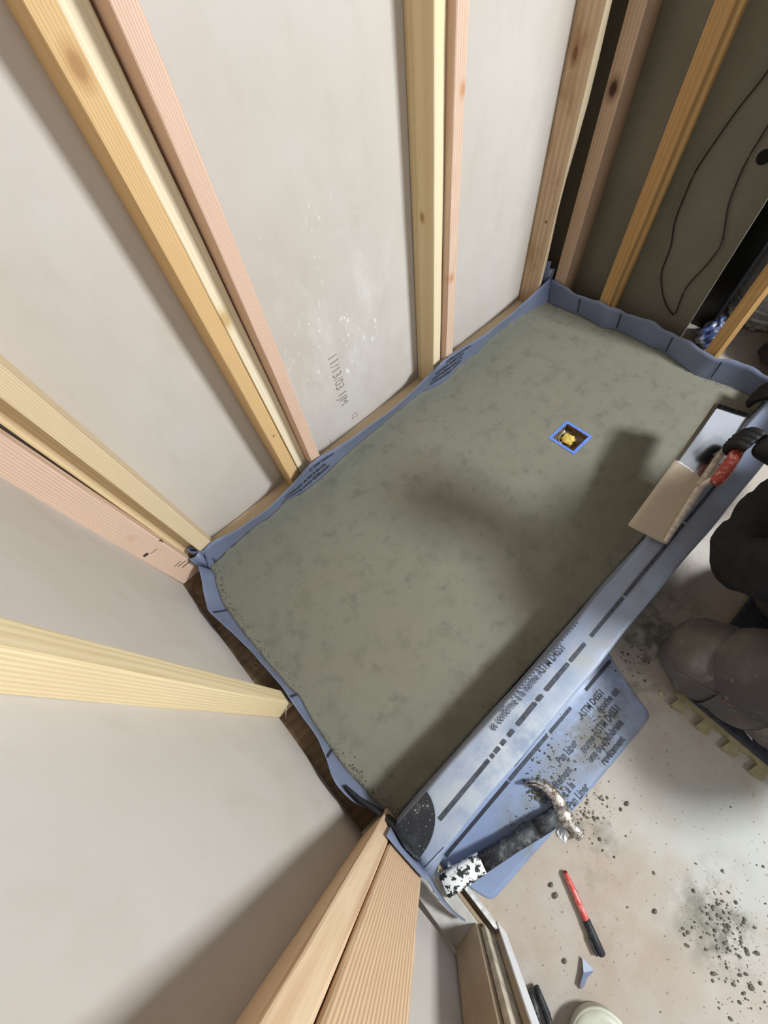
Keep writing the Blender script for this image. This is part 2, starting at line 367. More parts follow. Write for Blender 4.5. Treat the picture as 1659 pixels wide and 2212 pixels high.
# ------------------------------------------------------------------ studs
def stud(label, x0, x1, y0, y1, z0, z1, mat, cat='stud', group='wall studs', r=.003, lean=(0, 0), wane=None, name='wall_stud', jit=.0006):
    """rounded 2x lumber standing on its end; wane = (corner, depth) of missing edge"""
    cx, cy = (x0 + x1) / 2, (y0 + y1) / 2; hx, hy = (x1 - x0) / 2, (y1 - y0) / 2
    prof = []
    for qx, qy, a0 in ((1, 1, 0), (-1, 1, 90), (-1, -1, 180), (1, -1, 270)):
        rr = r
        for k in range(4):
            a = math.radians(a0 + 30 * k); prof.append((qx * (hx - rr) + rr * math.cos(a), qy * (hy - rr) + rr * math.sin(a), (qx, qy)))
    n = 26; V = []; F = []; m = len(prof)
    ph = rng.uniform(0, 6, 4)
    for i in range(n):
        t = i / (n - 1); z = (z1 - z0) * t
        bx = lean[0] * t + .0012 * math.sin(2.2 * t * PI + ph[0]); by = lean[1] * t + .0012 * math.sin(2.0 * t * PI + ph[1])
        for (px, py, q) in prof:
            k = 1.0
            dx = dy = 0.0
            if wane and q == wane[0]:
                w = wane[1] * max(0, .55 + .45 * math.sin(9 * t + ph[2]) + .25 * math.sin(31 * t + ph[3]))
                dx, dy = -q[0] * w, -q[1] * w
            V.append((px + bx + dx + rng.normal(0, jit) * .4, py + by + dy + rng.normal(0, jit) * .4, z))
    for i in range(n - 1):
        for k in range(m):
            F.append((i * m + k, i * m + (k + 1) % m, (i + 1) * m + (k + 1) % m, (i + 1) * m + k))
    F.append(tuple(range(m))); F.append(tuple(range((n - 1) * m, n * m)))
    o = mesh(name, V, F, mat)
    o.location = (cx, cy, z0)
    return tag(o, label, cat, group)
ZT = 2.398
GA = 'studs on the long back side'; GB = 'studs on the short left side'; GC = 'studs on the far right side'
stud('yellow pine stud, leftmost of the cluster of three on the back wall', .394, .433, .0, .0885, 0, ZT, W_YEL, group=GA, wane=((-1, -1), .002))
stud('pale cream stud sandwiched between yellow and pink studs, left cluster', .4335, .473, .0, .0885, 0, ZT, W_CREAM, group=GA)
stud('pink fir stud standing proud at the right of the left cluster', .4745, .512, -.043, .046, .14, ZT, W_PINK, group=GA, lean=(.004, -.012), wane=((-1, -1), .003))
stud('tan and cream stud left of the pink one, middle of the back wall', 1.0945, 1.132, .0, .0885, 0, ZT, W_TAN, group=GA)
stud('knotty pink stud standing proud in the middle of the back wall', 1.1335, 1.171, -.026, .063, .125, ZT, W_PINK2, group=GA, wane=((-1, -1), .003))
stud('weathered brown stud with bark-edged pale front beside the dark corner gap', 1.737, 1.776, .0, .0885, 0, ZT, W_BROWN, group=GA, wane=((1, -1), .009))
stud('pale buff stud on the back wall in the near left corner', .018, .062, .001, .0885, 0, ZT, W_BUFF, group=GA)
stud('shaded tan stud recessed deep in the near left corner', -.028, .016, .047, .0885, 0, ZT, W_TAN, group=GB)
pk = stud('pink fir stud with HT stamp in the near left corner', -.0985, -.02, .008, .046, 0, ZT, W_PINK2, group=GB, lean=(-.05, .0), r=.005)
stud('whitewood stud alone in the middle of the left wall', -.0915, -.038, -.5505, -.506, 0, ZT, W_PALE, group=GB)
stud('bold-grained fir stud, left one of the pair at the curb end', -.085, -.005, -.943, -.906, 0, ZT, W_GRAIN1, group='pair of jamb studs', r=.005, lean=(.0, .004))
stud('straight-grained fir stud turned flat, right one of the pair at the curb end', -.042, -.004, -1.0345, -.945, .135, ZT, W_GRAIN2, group='pair of jamb studs', r=.0045)
stud('grey-brown stud with dark knot hole beside the corner gap', 1.812, 1.9005, -.072, -.02, 0, ZT, W_GREYB, group=GC, wane=((-1, -1), .004))
stud('shiny amber stud in the middle of the open right wall', 1.812, 1.9005, -.285, -.238, 0, ZT, W_AMBER, group=GC, wane=((-1, -1), .004))
stud('short-looking amber stud in front of the white bucket', 1.812, 1.9005, -.722, -.677, 0, ZT, W_AMBER, group=GC, wane=((-1, -1), .005))
# stamp on the pink corner stud
def on_pink(x, z):
    def fn(u, v):
        zz = z + v; return (x + u - .05 * zz / 2.4, .0074, zz)
    return fn
text_on('lumber_stamp', 'HT', .022, on_pink(-.042, .23), STAMP, None, 1.0, .0006).parent = pk
bpy.data.objects['lumber_stamp'].matrix_parent_inverse = pk.matrix_world.inverted() if False else Matrix.Translation(-Vector(pk.location))
def pinkbar(lo, hi):
    o = bbox('stamp_bar', lo, hi, STAMP); o.parent = pk; o.matrix_parent_inverse = Matrix.Translation(-Vector(pk.location))
pinkbar((-.055, .0068, .075), (-.024, .0078, .079)); pinkbar((-.06, .0068, .092), (-.03, .0078, .095)); pinkbar((-.065, .0068, .105), (-.04, .0078, .1075))
pinkbar((-.07, .0068, .222), (-.048, .0078, .2235)); pinkbar((-.088, .0068, .226), (-.074, .0078, .236))

# ------------------------------------------------------------------ old partition stub beyond the curb
ps = tag(empty('wall_stub', (0, -1.22, ZF)), 'cut-open old partition with dusty plate beside the hammer butt', 'wall stub')
def pp(o): o.parent = ps; o.matrix_parent_inverse = Matrix.Translation((0, 1.22, -ZF)); return o
pp(bbox('bottom_plate', (-.068, -1.262, ZF), (.003, -1.052, -.003), PLATE_WHITE, None, .003))
pp(bbox('stud', (-.066, -1.233, -.003), (.0, -1.193, 2.398), W_OLD, None, .0025))
pp(bbox('drywall_edge', (.0015, -1.262, -.002), (.013, -1.207, 2.398), simple('old_plaster_edge', (206, 194, 172), .85, var=.15, scale=30), None, .001))
pp(bbox('trim_board', (.0155, -1.262, ZF), (.029, -1.238, 2.398), W_OLD, None, .0015))
pp(bbox('painted_face', (.0295, -1.262, ZF), (.0325, -1.234, 2.398), simple('white_gloss_paint', (238, 238, 240), .3, var=.03), None, .0008))
pp(bbox('base_stub', (.0235, -1.232, ZF), (.030, -1.085, -.001), simple('chipped_white_baseboard', (226, 226, 222), .6, var=.2, scale=70), None, .001))
pp(bbox('plate_edge_strip', (.0035, -1.215, ZF), (.0105, -1.07, -.006), W_OLD, None, .001))
_p = [(-.03 + .006 * math.cos(a), -1.105 + .012 * math.sin(a), -.002) for a in np.linspace(0, 5.2, 14)]
pp(tube('staple_loop', _p, .0006, STEEL, None, 6))

# ------------------------------------------------------------------ shower liner
A_top = [(0.031, -0.006, 0.099), (0.07, -0.006, 0.107), (0.107, -0.007, 0.095), (0.142, -0.022, 0.095), (0.196, -0.025, 0.095), (0.269, -0.034, 0.095), (0.308, -0.028, 0.095), (0.377, -0.018, 0.095), (0.414, -0.03, 0.127), (0.451, -0.052, 0.169), (0.482, -0.052, 0.174), (0.515, -0.052, 0.17), (0.563, -0.03, 0.129), (0.62, -0.013, 0.095), (0.652, -0.019, 0.095), (0.718, -0.02, 0.095), (0.821, -0.027, 0.095), (0.914, -0.026, 0.095), (0.992, -0.016, 0.095), (1.058, -0.008, 0.095), (1.089, -0.036, 0.145), (1.156, -0.036, 0.149), (1.283, -0.008, 0.095), (1.376, -0.023, 0.095), (1.431, -0.021, 0.095), (1.533, -0.022, 0.095), (1.674, -0.012, 0.095), (1.811, -0.006, 0.106)]
A_bot = [(-0.004, -0.01), (0.012, -0.001), (0.058, -0.003), (0.079, 0.011), (0.097, 0.004), (0.149, 0.009), (0.2, 0.013), (0.256, 0.004), (0.304, 0.008), (0.35, 0.016), (0.397, -0.003), (0.456, -0.003), (0.494, -0.004), (0.555, 0.004), (0.613, 0.008), (0.658, 0.011), (0.69, 0.012), (0.749, 0.014), (0.845, 0.014), (0.949, 0.019), (1.032, 0.019), (1.1, -0.003), (1.166, -0.014), (1.25, 0.002), (1.362, 0.002), (1.469, 0.014), (1.608, 0.011), (1.733, -0.009), (1.803, -0.025)]
C_top = [(1.808, -0.006), (1.808, -0.051), (1.801, -0.102), (1.798, -0.157), (1.799, -0.196), (1.804, -0.239), (1.808, -0.286), (1.822, -0.328), (1.819, -0.361), (1.815, -0.406), (1.83, -0.442), (1.831, -0.474), (1.819, -0.569), (1.81, -0.636), (1.805, -0.678), (1.803, -0.72), (1.821, -0.776), (1.828, -0.819), (1.828, -0.87), (1.827, -0.94)]
C_bot = [(1.804, -0.017), (1.801, -0.063), (1.808, -0.149), (1.815, -0.2), (1.808, -0.263), (1.808, -0.295), (1.833, -0.348), (1.833, -0.409), (1.825, -0.492), (1.832, -0.541), (1.814, -0.618), (1.794, -0.698), (1.81, -0.76), (1.824, -0.822), (1.825, -0.874), (1.827, -0.94)]
B_top = [(-.015, -.012), (-.02, -.034), (-.034, -.072), (-.05, -.109), (-.062, -.135), (-.07, -.164), (-.065, -.197), (-.052, -.265), (-.043, -.327), (-.035, -.387), (-.03, -.448), (-.027, -.493), (-.028, -.544), (-.029, -.584), (-.027, -.634), (-.031, -.683), (-.041, -.72), (-.053, -.758), (-.057, -.783), (-.055, -.813), (-.046, -.848), (-.031, -.875), (-.02, -.893), (-.006, -.93)]
B_bot = [(-.004, -.01), (-.003, -.042), (-.012, -.058), (-.023, -.094), (-.035, -.145), (-.036, -.189), (-.037, -.261), (-.033, -.342), (-.033, -.396), (-.027, -.46), (-.024, -.507), (-.016, -.545), (-.026, -.606), (-.029, -.664), (-.032, -.726), (-.032, -.768), (-.024, -.834), (-.021, -.87), (-.015, -.913), (-.008, -.934)]
HA, HB, HC = .095, .06, .095
ln = tag(empty('shower_liner', (.9, -.5, ZF)), 'blue-grey plastic shower pan liner turned up around the mortar bed', 'shower liner')
def pl(o): o.parent = ln; o.matrix_parent_inverse = Matrix.Translation((-.9, .5, -ZF)); return o
class Strip:
    """a ruled sheet between a low and a high edge, sampled along one axis (0 = x, 1 = y)"""
    def __init__(s, bot, top, h, ax):
        s.ax = ax; s.h = h
        b = smooth_curve(resample(bot, 160), 3); t = smooth_curve(resample(top, 160), 3)
        if ax == 1: b = b[::-1]; t = t[::-1]
        s.b, s.t = (b, t) if b[0, ax] <= b[-1, ax] else (b[::-1], t[::-1])
    def at(s, q, v):
        o = 1 - s.ax
        b = np.interp(q, s.b[:, s.ax], s.b[:, o]); t = np.interp(q, s.t[:, s.ax], s.t[:, o])
        c = b + (t - b) * v
        hh = np.interp(q, s.t[:, s.ax], s.t[:, 2]) if s.t.shape[1] > 2 else s.h
        return (q, c, hh * v) if s.ax == 0 else (c, q, hh * v)
def strip_mesh(name, bot, top, h, n=150, rows=7, low=-.03):
    b = smooth_curve(resample(bot, n), 3); t = smooth_curve(resample(top, n), 3); V = []
    for i in range(n):
        wob = .004 * math.sin(i * .21) + .002 * math.sin(i * .53)
        for j in range(rows):
            v = (j - 1) / (rows - 2)
            if j == 0: V.append((b[i, 0], b[i, 1], low)); continue
            p = b[i] + (t[i, :2] - b[i]) * v
            hh = t[i, 2] if t.shape[1] > 2 else h + wob * v
            V.append((p[0], p[1], hh * v))
    o = mesh(name, V, grid_faces(n, rows), LINER, None, True)
    m = o.modifiers.new('thickness', 'SOLIDIFY'); m.thickness = .0014; m.offset = 0
    return pl(o)
strip_mesh('back_upturn', A_bot, A_top, HA)
strip_mesh('left_upturn', B_bot, B_top, HB)
strip_mesh('far_upturn', C_bot, C_top, HC)
SA = Strip(A_bot, A_top, HA, 0); SB = Strip(B_bot, B_top, HB, 1); SCc = Strip(C_bot, C_top, HC, 1)
def on_A(x, z, sl=0.0, off=-.0035):
    def fn(u, v):
        q = SA.at(x + u, (z + v + sl * u) / HA); return (q[0], q[1] + off, q[2])
    return fn
for body, size, x, z, sl, xs in (('C. Liner membrane', .018, .455, .070, .0, .80), ('revêtement du bac à douche', .019, .345, .044, .0, .82), ('conforme à la norme ASTM D4551', .019, .325, .020, .0, .80),
                                 ('INTERNATIONAL PLUMBING', .013, 1.13, .076, 0, 1.0), ('NATIONAL PLUMBING CODE', .013, 1.085, .060, 0, 1.0), ('CODE INTERNATIONAL ASTM', .013, 1.075, .043, 0, 1.0), ('CODE NATIONAL CONFORME', .013, 1.07, .026, 0, 1.0)):
    pl(text_on('printed_text', body, size, on_A(x, z, sl), INK, None, xs, .0005))
def tick(S, q, w, off, v0=.15, v1=.9, slant=.0):
    V = []
    for v in (v0, v1):
        for dq in (-w, w):
            p = S.at(q + dq + slant * (v - v0), v); V.append((p[0] + off, p[1], p[2]))
    pl(mesh('tick_mark', V, [(0, 1, 3, 2)], INK))
for q, sl in ((-.178, -.004), (-.535, -.008), (-.712, -.012)): tick(SB, q, .0035, .003, .05, .9, sl)
for q in (-.17, -.345, -.56, -.75): tick(SCc, q, .0022, -.003, .12, .85, .006)
# folded pleats in the two back corners
def ribbon(name, path, z0, z1, mat=LINER, n=40, th=.0014):
    q = smooth_curve(resample(path, n), 3); V = []
    for x, y in q:
        for z in (z0, (z0 + z1) / 2, z1): V.append((x, y, z))
    o = mesh(name, V, grid_faces(n, 3), mat, None, True); m = o.modifiers.new('thickness', 'SOLIDIFY'); m.thickness = th; m.offset = 0
    return pl(o)
ribbon('corner_pleat', [(.034, -.004), (.026, -.008), (.014, .004), (-.004, .022), (-.012, .036), (-.006, .044), (.006, .036), (.016, .018), (.018, .004), (.008, -.008), (-.008, -.006), (-.02, .004), (-.016, -.012)], 0, .098)
ribbon('corner_pleat', [(1.824, -.004), (1.806, .004), (1.80, .016), (1.808, .018), (1.814, .004), (1.818, -.008)], 0, .135)
ribbon('corner_pleat', [(1.80, .006), (1.792, .03), (1.796, .05)], 0, .17)
# the curb, wrapped in the liner
YI, YO, ZC = -.9385, -1.0425, .12
def curb():
    prof = [(YI + .002, -.03), (YI + .001, .03), (YI, .085)]
    for a in np.linspace(0, PI / 2, 6): prof.append((YI - .009 + .009 * math.cos(a), ZC - .009 + .009 * math.sin(a)))
    prof += [(YI - .03, ZC + .0012), (YI - .052, ZC + .0008), (YO + .03, ZC + .0012)]
    for a in np.linspace(PI / 2, PI, 6): prof.append((YO + .009 + .009 * math.cos(a), ZC - .009 + .009 * math.sin(a)))
    prof += [(YO, .08), (YO - .001, .02), (YO - .002, ZF + .004)]
    xs = np.linspace(.001, 1.83, 90); V = []
    for i, x in enumerate(xs):
        for y, z in prof:
            V.append((x, y + .0015 * math.sin(x * 9) + .001 * math.sin(x * 23 + z * 30), z + (.0012 * math.sin(x * 13 + y * 20) if z > .1 else 0)))
    F = grid_faces(len(xs), len(prof)); m = len(prof)
    F += [tuple(range(m)), tuple(range((len(xs) - 1) * m, len(xs) * m))]
    return pl(mesh('curb_wrap', V, F, LINER_CURB, None, True))
curb()
ZT2 = ZC + .0035
def flat(x, y, z, ang=0.0):
    c, s = math.cos(ang), math.sin(ang)
    def fn(u, v): return (x + u * c - v * s, y + u * s + v * c, z)
    return fn
pl(text_on('printed_text', 'es conforme à la norme ASTM D4551', .0265, flat(.308, -.9635, ZT2), INK_FADED, None, .68, .0002))
pl(text_on('printed_text', 'ne', .0265, flat(.352, -.9455, ZT2 - .001), INK_FADED, None, .7, .0004))
def quads(name, rects, z, mat, rot=0.0):
    V = []; F = []
    for x0, x1, y0, y1, yy0, yy1 in rects:
        k = len(V); V += [(x0, y0, z), (x1, yy0, z), (x1, yy1, z), (x0, y1, z)]; F.append((k, k + 1, k + 2, k + 3))
    return pl(mesh(name, V, F, mat))
xx = .088
dash = [(.088, .255), (.262, .272), (.276, .292), (.30, .314), (.326, .345), (.36, .43), (.436, .455), (.47, .56), (.568, .63), (.655, .80), (.806, 1.1), (1.11, 1.5)]
for a, b in dash:
    ya, yb = -1.0005 + (a - .09) * .0135, -1.0005 + (b - .09) * .0135
    quads('printed_dash', [(a, b, ya, ya + .0085, yb, yb + .0085)], ZT2, INK_FADED)
for i in range(26):
    a = .395 + i * .0105; quads('edge_tick', [(a, a + .004, -.9475, -.942, -.9475, -.942)], ZT2 - .001, INK_FADED)
# the loose flap lying on the floor
def flap():
    out = [(.012, -1.1), (.03, -1.15), (.05, -1.203), (.2, -1.212), (.35, -1.222), (.5, -1.229), (.655, -1.233), (.665, -1.20), (.68, -1.15), (.70, -1.10)]
    q = smooth_curve(resample(out, 70), 1); V = []; rows = 16
    for i in range(70):
        a = np.array((.004 + i / 69 * .72, YO - .003))
        for j in range(rows):
            t = j / (rows - 1); p = a + (q[i] - a) * t
            V.append((p[0], p[1], ZF + .002 + .0008 * math.sin(p[0] * 14 + t * 3) + .0008 + (.012 * max(0, 1 - t * 5) ** 2)))
    o = mesh('floor_flap', V, grid_faces(70, rows), LINER_FLAP, None, True)
    m = o.modifiers.new('thickness', 'SOLIDIFY'); m.thickness = .0014; m.offset = 0
    return pl(o)
flap()
ZL = ZF + .0052
for a, b in ((.03, .262), (.266, .42), (.43, .52), (.585, .70)):
    quads('printed_dash', [(a, b, -1.078 - (a - .03) * .012, -1.0695 - (a - .03) * .012, -1.078 - (b - .03) * .012, -1.0695 - (b - .03) * .012)], ZL, INK_FADED if a > .1 and a < .5 else INK)
quads('printed_bar', [(.30, .425, -1.0665, -1.0615, -1.0665, -1.0615)], ZL + .0018, INK)
for body, size, x, y, xs in (('ASTM D4551', .025, .52, -1.118, .7), ('Pan Liner', .026, .39, -1.143, .72), ('douche est', .026, .565, -1.143, .72), ('de revêtement', .026, .29, -1.168, .72), ('norme ASTM D4551', .026, .455, -1.168, .72), ('conforme à la', .026, .275, -1.193, .72), ('une ou membrane', .026, .45, -1.193, .72), ('Pan Liner', .026, .33, -1.219, .72), ('revêtement', .026, .47, -1.219, .72)):
    pl(text_on('printed_text', body, size, flat(x, y, ZL, -.02), INK_FADED, None, xs, .0004))
# rubber dam at the curb end: flat quarter disc on the curb and an upright piece on the jamb
def dam():
    pts = [(.006, -.9395)]
    for a in np.linspace(0, PI / 2, 16): pts.append((.006 + .098 * math.cos(a) ** .9, -.9395 - .074 * math.sin(a)))
    o = prism('corner_patch', pts, ZT2 + .0002, ZT2 + .0028, RUBBER); pl(o)
    V = []
    path = [(-.045, -.80, .035, .06), (-.035, -.845, .03, .072), (-.012, -.90, .03, .105), (.006, -.938, .06, .155), (.007, -.97, .118, .185), (.007, -1.0, .118, .168), (.007, -1.018, .116, .14)]
    q = smooth_curve(resample(path, 40), 2)
    for x, y, z0, z1 in q:
        for t in (0, .5, 1): V.append((x + .004 * t * (1 - t), y, z0 + (z1 - z0) * t))
    o = mesh('corner_dam_upright', V, grid_faces(40, 3), RUBBER, None, True); m = o.modifiers.new('thickness', 'SOLIDIFY'); m.thickness = .0025; m.offset = 0; pl(o)
    # liner lapped up the jamb and its loose curling end
    V = []
    path = [(.001, -.93, .05, .235), (.001, -.96, .11, .225), (.001, -1.0, .11, .205), (.001, -1.03, .11, .19), (.0, -1.045, .08, .16), (-.008, -1.06, .045, .12), (-.018, -1.085, .02, .075), (-.022, -1.12, .015, .045), (-.02, -1.15, .012, .03), (-.012, -1.172, .012, .022)]
    q = smooth_curve(resample(path, 50), 2)
    for x, y, z0, z1 in q:
        for t in (0, .5, 1): V.append((x, y, z0 + (z1 - z0) * t))
    o = mesh('jamb_lap', V, grid_faces(50, 3), LINER, None, True); m = o.modifiers.new('thickness', 'SOLIDIFY'); m.thickness = .0014; m.offset = 0; pl(o)
    # triangular end fold running down from the curb top to the floor
    V = [(.002, -1.033, .121), (.06, -1.037, .121), (.04, -1.055, .06), (.012, -1.066, .02), (-.004, -1.075, .04), (-.004, -1.055, .1)]
    o = mesh('end_fold', V, [(0, 1, 2, 5), (5, 2, 3, 4)], LINER_CURB, None, True); m = o.modifiers.new('thickness', 'SOLIDIFY'); m.thickness = .0014; m.offset = 0; pl(o)
dam()

# ------------------------------------------------------------------ mortar bed
DX, DY = 1.249, -.541
def mudbed():
    nu, nv = 200, 110
    a = smooth_curve(resample(A_bot, nu), 1); c = smooth_curve(resample(C_bot, nv), 1); b = smooth_curve(resample(B_bot, nv), 1)
    d = np.stack([np.linspace(b[-1, 0], c[-1, 0], nu), np.full(nu, YI + .003)], 1)
    b = b[::-1].copy(); c = c[::-1].copy()                      # now from the curb (v=0) to the back wall (v=1)
    c[0] = d[-1]; b[0] = d[0]; c[-1] = a[-1]; b[-1] = a[0]
    V = []
    jg = rng.normal(0, 1, (nu, nv))
    for i in range(nu):
        u = i / (nu - 1)
        for j in range(nv):
            v = j / (nv - 1)
            p = (1 - v) * d[i] + v * a[i] + (1 - u) * b[j] + u * c[j] - ((1 - u) * (1 - v) * d[0] + u * (1 - v) * d[-1] + (1 - u) * v * a[0] + u * v * a[-1])
            e = min(u * 1.8, (1 - u) * 1.8, v * .94, (1 - v) * .94)
            z = .0012 * math.sin(p[0] * 7 + 1) * math.sin(p[1] * 9) + .0008 * math.sin(p[0] * 23 + p[1] * 17) + .00025 * jg[i, j]
            z -= .004 * max(0, 1 - math.hypot(p[0] - DX, p[1] - DY) / .5)
            if e < .012: z += .0016 * abs(jg[i, j])
            V.append((p[0], p[1], z))
    F = []
    for f in grid_faces(nu, nv):
        cx = sum(V[k][0] for k in f) / 4; cy = sum(V[k][1] for k in f) / 4
        if abs(cx - DX) < .049 and abs(cy - DY) < .049: continue
        F.append(f)
    # skirt
    ring = [i * nv for i in range(nu)] + [(nu - 1) * nv + j for j in range(1, nv)] + [i * nv + nv - 1 for i in range(nu - 2, -1, -1)] + [j for j in range(nv - 2, 0, -1)]
    k0 = len(V)
    for r in ring: V.append((V[r][0], V[r][1], -.034))
    m = len(ring)
    for k in range(m): F.append((ring[k], ring[(k + 1) % m], k0 + (k + 1) % m, k0 + k))
    o = mesh('mortar_bed', V, F, MUD, None, True)
    tag(o, 'smoothed wet grey-green mortar bed filling the shower pan', 'mortar bed')
    pts = []
    bb = resample(B_bot, 400)
    for x, y in bb:
        if rng.random() < .9:
            s = abs(rng.normal(0, .012)); pts.append((x + .004 + s, y, -.0005, rng.uniform(.0008, .0026)))
    for k in range(260):
        x = rng.uniform(.02, 1.75); pts.append((x, YI + .006 + abs(rng.normal(0, .006)), 0, rng.uniform(.0008, .002)))
    for x, y in resample(C_bot, 200):
        if rng.random() < .6: pts.append((x - .003 - abs(rng.normal(0, .006)), y, 0, rng.uniform(.0008, .0024)))
    g = rocks('edge_grit', pts, CRUMB, o); tag(g, kind='stuff')
mudbed()

# ------------------------------------------------------------------ drain
dr = tag(empty('floor_drain', (DX, DY, -.03)), 'square drain opening edged with blue tape, yellow plug inside', 'drain')
TAPE = simple('blue_masking_tape', (104, 138, 226), .5, var=.1, scale=120)
BRASS = NT('brown_wet_drain_cavity', .3, 0, .5); BRASS.color(BRASS.mix(BRASS.bw(BRASS.noise(BRASS.co(), 60), .35, .65), lin((88, 60, 28)), lin((128, 112, 90))))
YPLUG = simple('yellow_rag', (222, 192, 92), .7, var=.25, scale=90, bump=.4)
def ringsq(name, ho, hi, z0, z1, mat):
    V = []
    for z in (z0, z1):
        for h in (ho, hi):
            for sx, sy in ((-1, -1), (1, -1), (1, 1), (-1, 1)): V.append((sx * h, sy * h, z))
    F = []
    for k in range(4):
        l = (k + 1) % 4
        F += [(8 + k, 8 + l, 12 + l, 12 + k), (k, l, 4 + l, 4 + k), (k, l, 8 + l, 8 + k), (4 + k, 4 + l, 12 + l, 12 + k)]
    o = mesh(name, V, F, mat); o.parent = dr; return o
ringsq('tape_frame', .0545, .0445, .0255, .0278, TAPE)
ringsq('grate_rim', .0445, .0435, -.004, .0262, BRASS.m)
def cup():
    V = []; F = []; n = 32
    prof = [(.0445, .006), (.043, -.001), (.026, -.005), (.023, -.005)]
    V = []; m = len(prof)
    for k in range(n):
        a = 2 * PI * k / n; q = 1 / max(abs(math.cos(a)), abs(math.sin(a)))
        for j, (r, z) in enumerate(prof):
            rr = r * (q if j < 1 else (1 + (q - 1) * .8 if j < 2 else 1)); V.append((rr * math.cos(a), rr * math.sin(a), z))
    for k in range(n):
        for j in range(m - 1): F.append((k * m + j, ((k + 1) % n) * m + j, ((k + 1) % n) * m + j + 1, k * m + j + 1))
    F.append(tuple(k * m + m - 1 for k in range(n)))
    o = mesh('drain_body', V, F, BRASS.m, None, True); o.parent = dr
cup()
def plug():
    bm = bmesh.new(); bmesh.ops.create_icosphere(bm, subdivisions=3, radius=.023)
    for v in bm.verts:
        c = v.co; k = 1 + .22 * math.sin(c.x * 260 + c.y * 90) * math.sin(c.y * 230 + c.z * 120); v.co = Vector((c.x * k, c.y * k, c.z * .5 * k))
    frombm('plug', bm, YPLUG, dr, True, (.004, .006, .006))
plug()
def glint(pts, r): o = tube('clip_wire', pts, r, simple('bright_wire', (240, 236, 220), .25, .6), None, 6); o.parent = dr
glint([(-.036, .004, .012), (-.026, .028, .014), (.006, .036, .014), (.02, .03, .014)], .0016)

# ------------------------------------------------------------------ hammer
H_BLACK = NT('scuffed_black_grip', .55, 0, .4); _d = H_BLACK.noise(H_BLACK.co(), 55, 6, .7)
H_BLACK.color(H_BLACK.mix(H_BLACK.math('MULTIPLY', H_BLACK.bw(_d, .5, .68), .55), lin((34, 35, 39)), lin((130, 130, 128)))); H_BLACK.bump(_d, .3, .001)
H_WHITE = NT('chipped_white_paint', .6, 0, .4); _d = H_WHITE.noise(H_WHITE.co(), 75, 4, .6)
H_WHITE.color(H_WHITE.mix(H_WHITE.bw(_d, .50, .54), lin((236, 235, 230)), lin((40, 40, 42)))); H_WHITE.bump(_d, .3, .001)
H_STEEL = NT('mortar_spattered_steel', .35, .75, .5); _d = H_STEEL.noise(H_STEEL.co(), 110, 4, .65)
H_STEEL.color(H_STEEL.mix(H_STEEL.bw(_d, .45, .6), lin((196, 190, 182)), lin((108, 92, 76)))); H_STEEL.rough(H_STEEL.math('ADD', .3, H_STEEL.math('MULTIPLY', _d, .4)))
def hammer():
    z = ZF + .0205
    b = Vector((-.008, -1.103, z + .022)); t = Vector((.292, -1.197, z)); d = (t - b); Lh = d.length; ang = math.atan2(d.y, d.x); pit = math.asin((t.z - b.z) / Lh)
    h = empty('claw_hammer', b); h.rotation_euler = (0, -pit, ang)
    tag(h, 'claw hammer with black grip and chipped white butt lying on the liner flap', 'hammer')
    def loft(name, secs, mat, p):
        V = []; n = 16
        for x, w, hh in secs:
            for k in range(n):
                a = 2 * PI * k / n; c, s = math.cos(a), math.sin(a)
                e = .62; V.append((x, w * math.copysign(abs(c) ** e, c), hh * math.copysign(abs(s) ** e, s)))
        F = [(i * n + k, i * n + (k + 1) % n, (i + 1) * n + (k + 1) % n, (i + 1) * n + k) for i in range(len(secs) - 1) for k in range(n)]
        F += [tuple(range(n)), tuple(range((len(secs) - 1) * n, len(secs) * n))]
        o = mesh(name, V, F, mat, p, True); return o
    butt = loft('butt_grip', [(-.002, .019, .011), (.002, .023, .0145), (.03, .0235, .0155), (.09, .0215, .0145), (.102, .021, .0143)], H_WHITE.m, h)
    g = loft('grip', [(.1015, .0205, .0142), (.15, .0195, .0135), (.19, .0185, .013), (.215, .0192, .0133), (.255, .0195, .013)], H_BLACK.m, h)
    loft('grip_collar', [(.254, .0198, .0133), (.285, .0198, .0133), (.322, .018, .0125)], H_BLACK.m, h)
    # head: claw to +y, striking face to -y (local)
    hd = empty('x'); bpy.data.objects.remove(hd)
    path = [(.281, .088, -.002), (.304, .081, .003), (.322, .066, .006), (.333, .046, .007), (.336, .024, .007), (.331, .006, .006)]
    V, F = tube_data([Vector(p) for p in path], [.003, .0075, .0115, .0145, .0175, .0195], 12, .62, Vector((0, 0, 1)))
    k = len(V)
    V2, F2 = tube_data([Vector(p) for p in [(.333, .014, .005), (.331, -.004, .004), (.333, -.02, .002), (.336, -.032, .001), (.338, -.038, 0), (.341, -.05, -.001), (.3415, -.054, -.001)]], [.0195, .0215, .019, .0125, .0115, .0145, .0135], 16, .85, Vector((0, 0, 1)))
    hh = mesh('head', V + V2, F + [tuple(i + k for i in f) for f in F2], H_STEEL.m, h, True)
    mesh('striking_face', *tube_data([(.3415, -.0535, -.001), (.3428, -.0585, -.001)], [.0135, .0125], 16, 1.0), simple('polished_steel', (206, 204, 200), .3, .9), h, True)
    V, F = tube_data([(.288, .0865, .0045), (.306, .079, .0085), (.321, .065, .0135)], [.0009, .0016, .0009], 6, .5); mesh('claw_slot', V, F, simple('claw_slot_dark', (40, 36, 32), .8), h, True)
hammer()

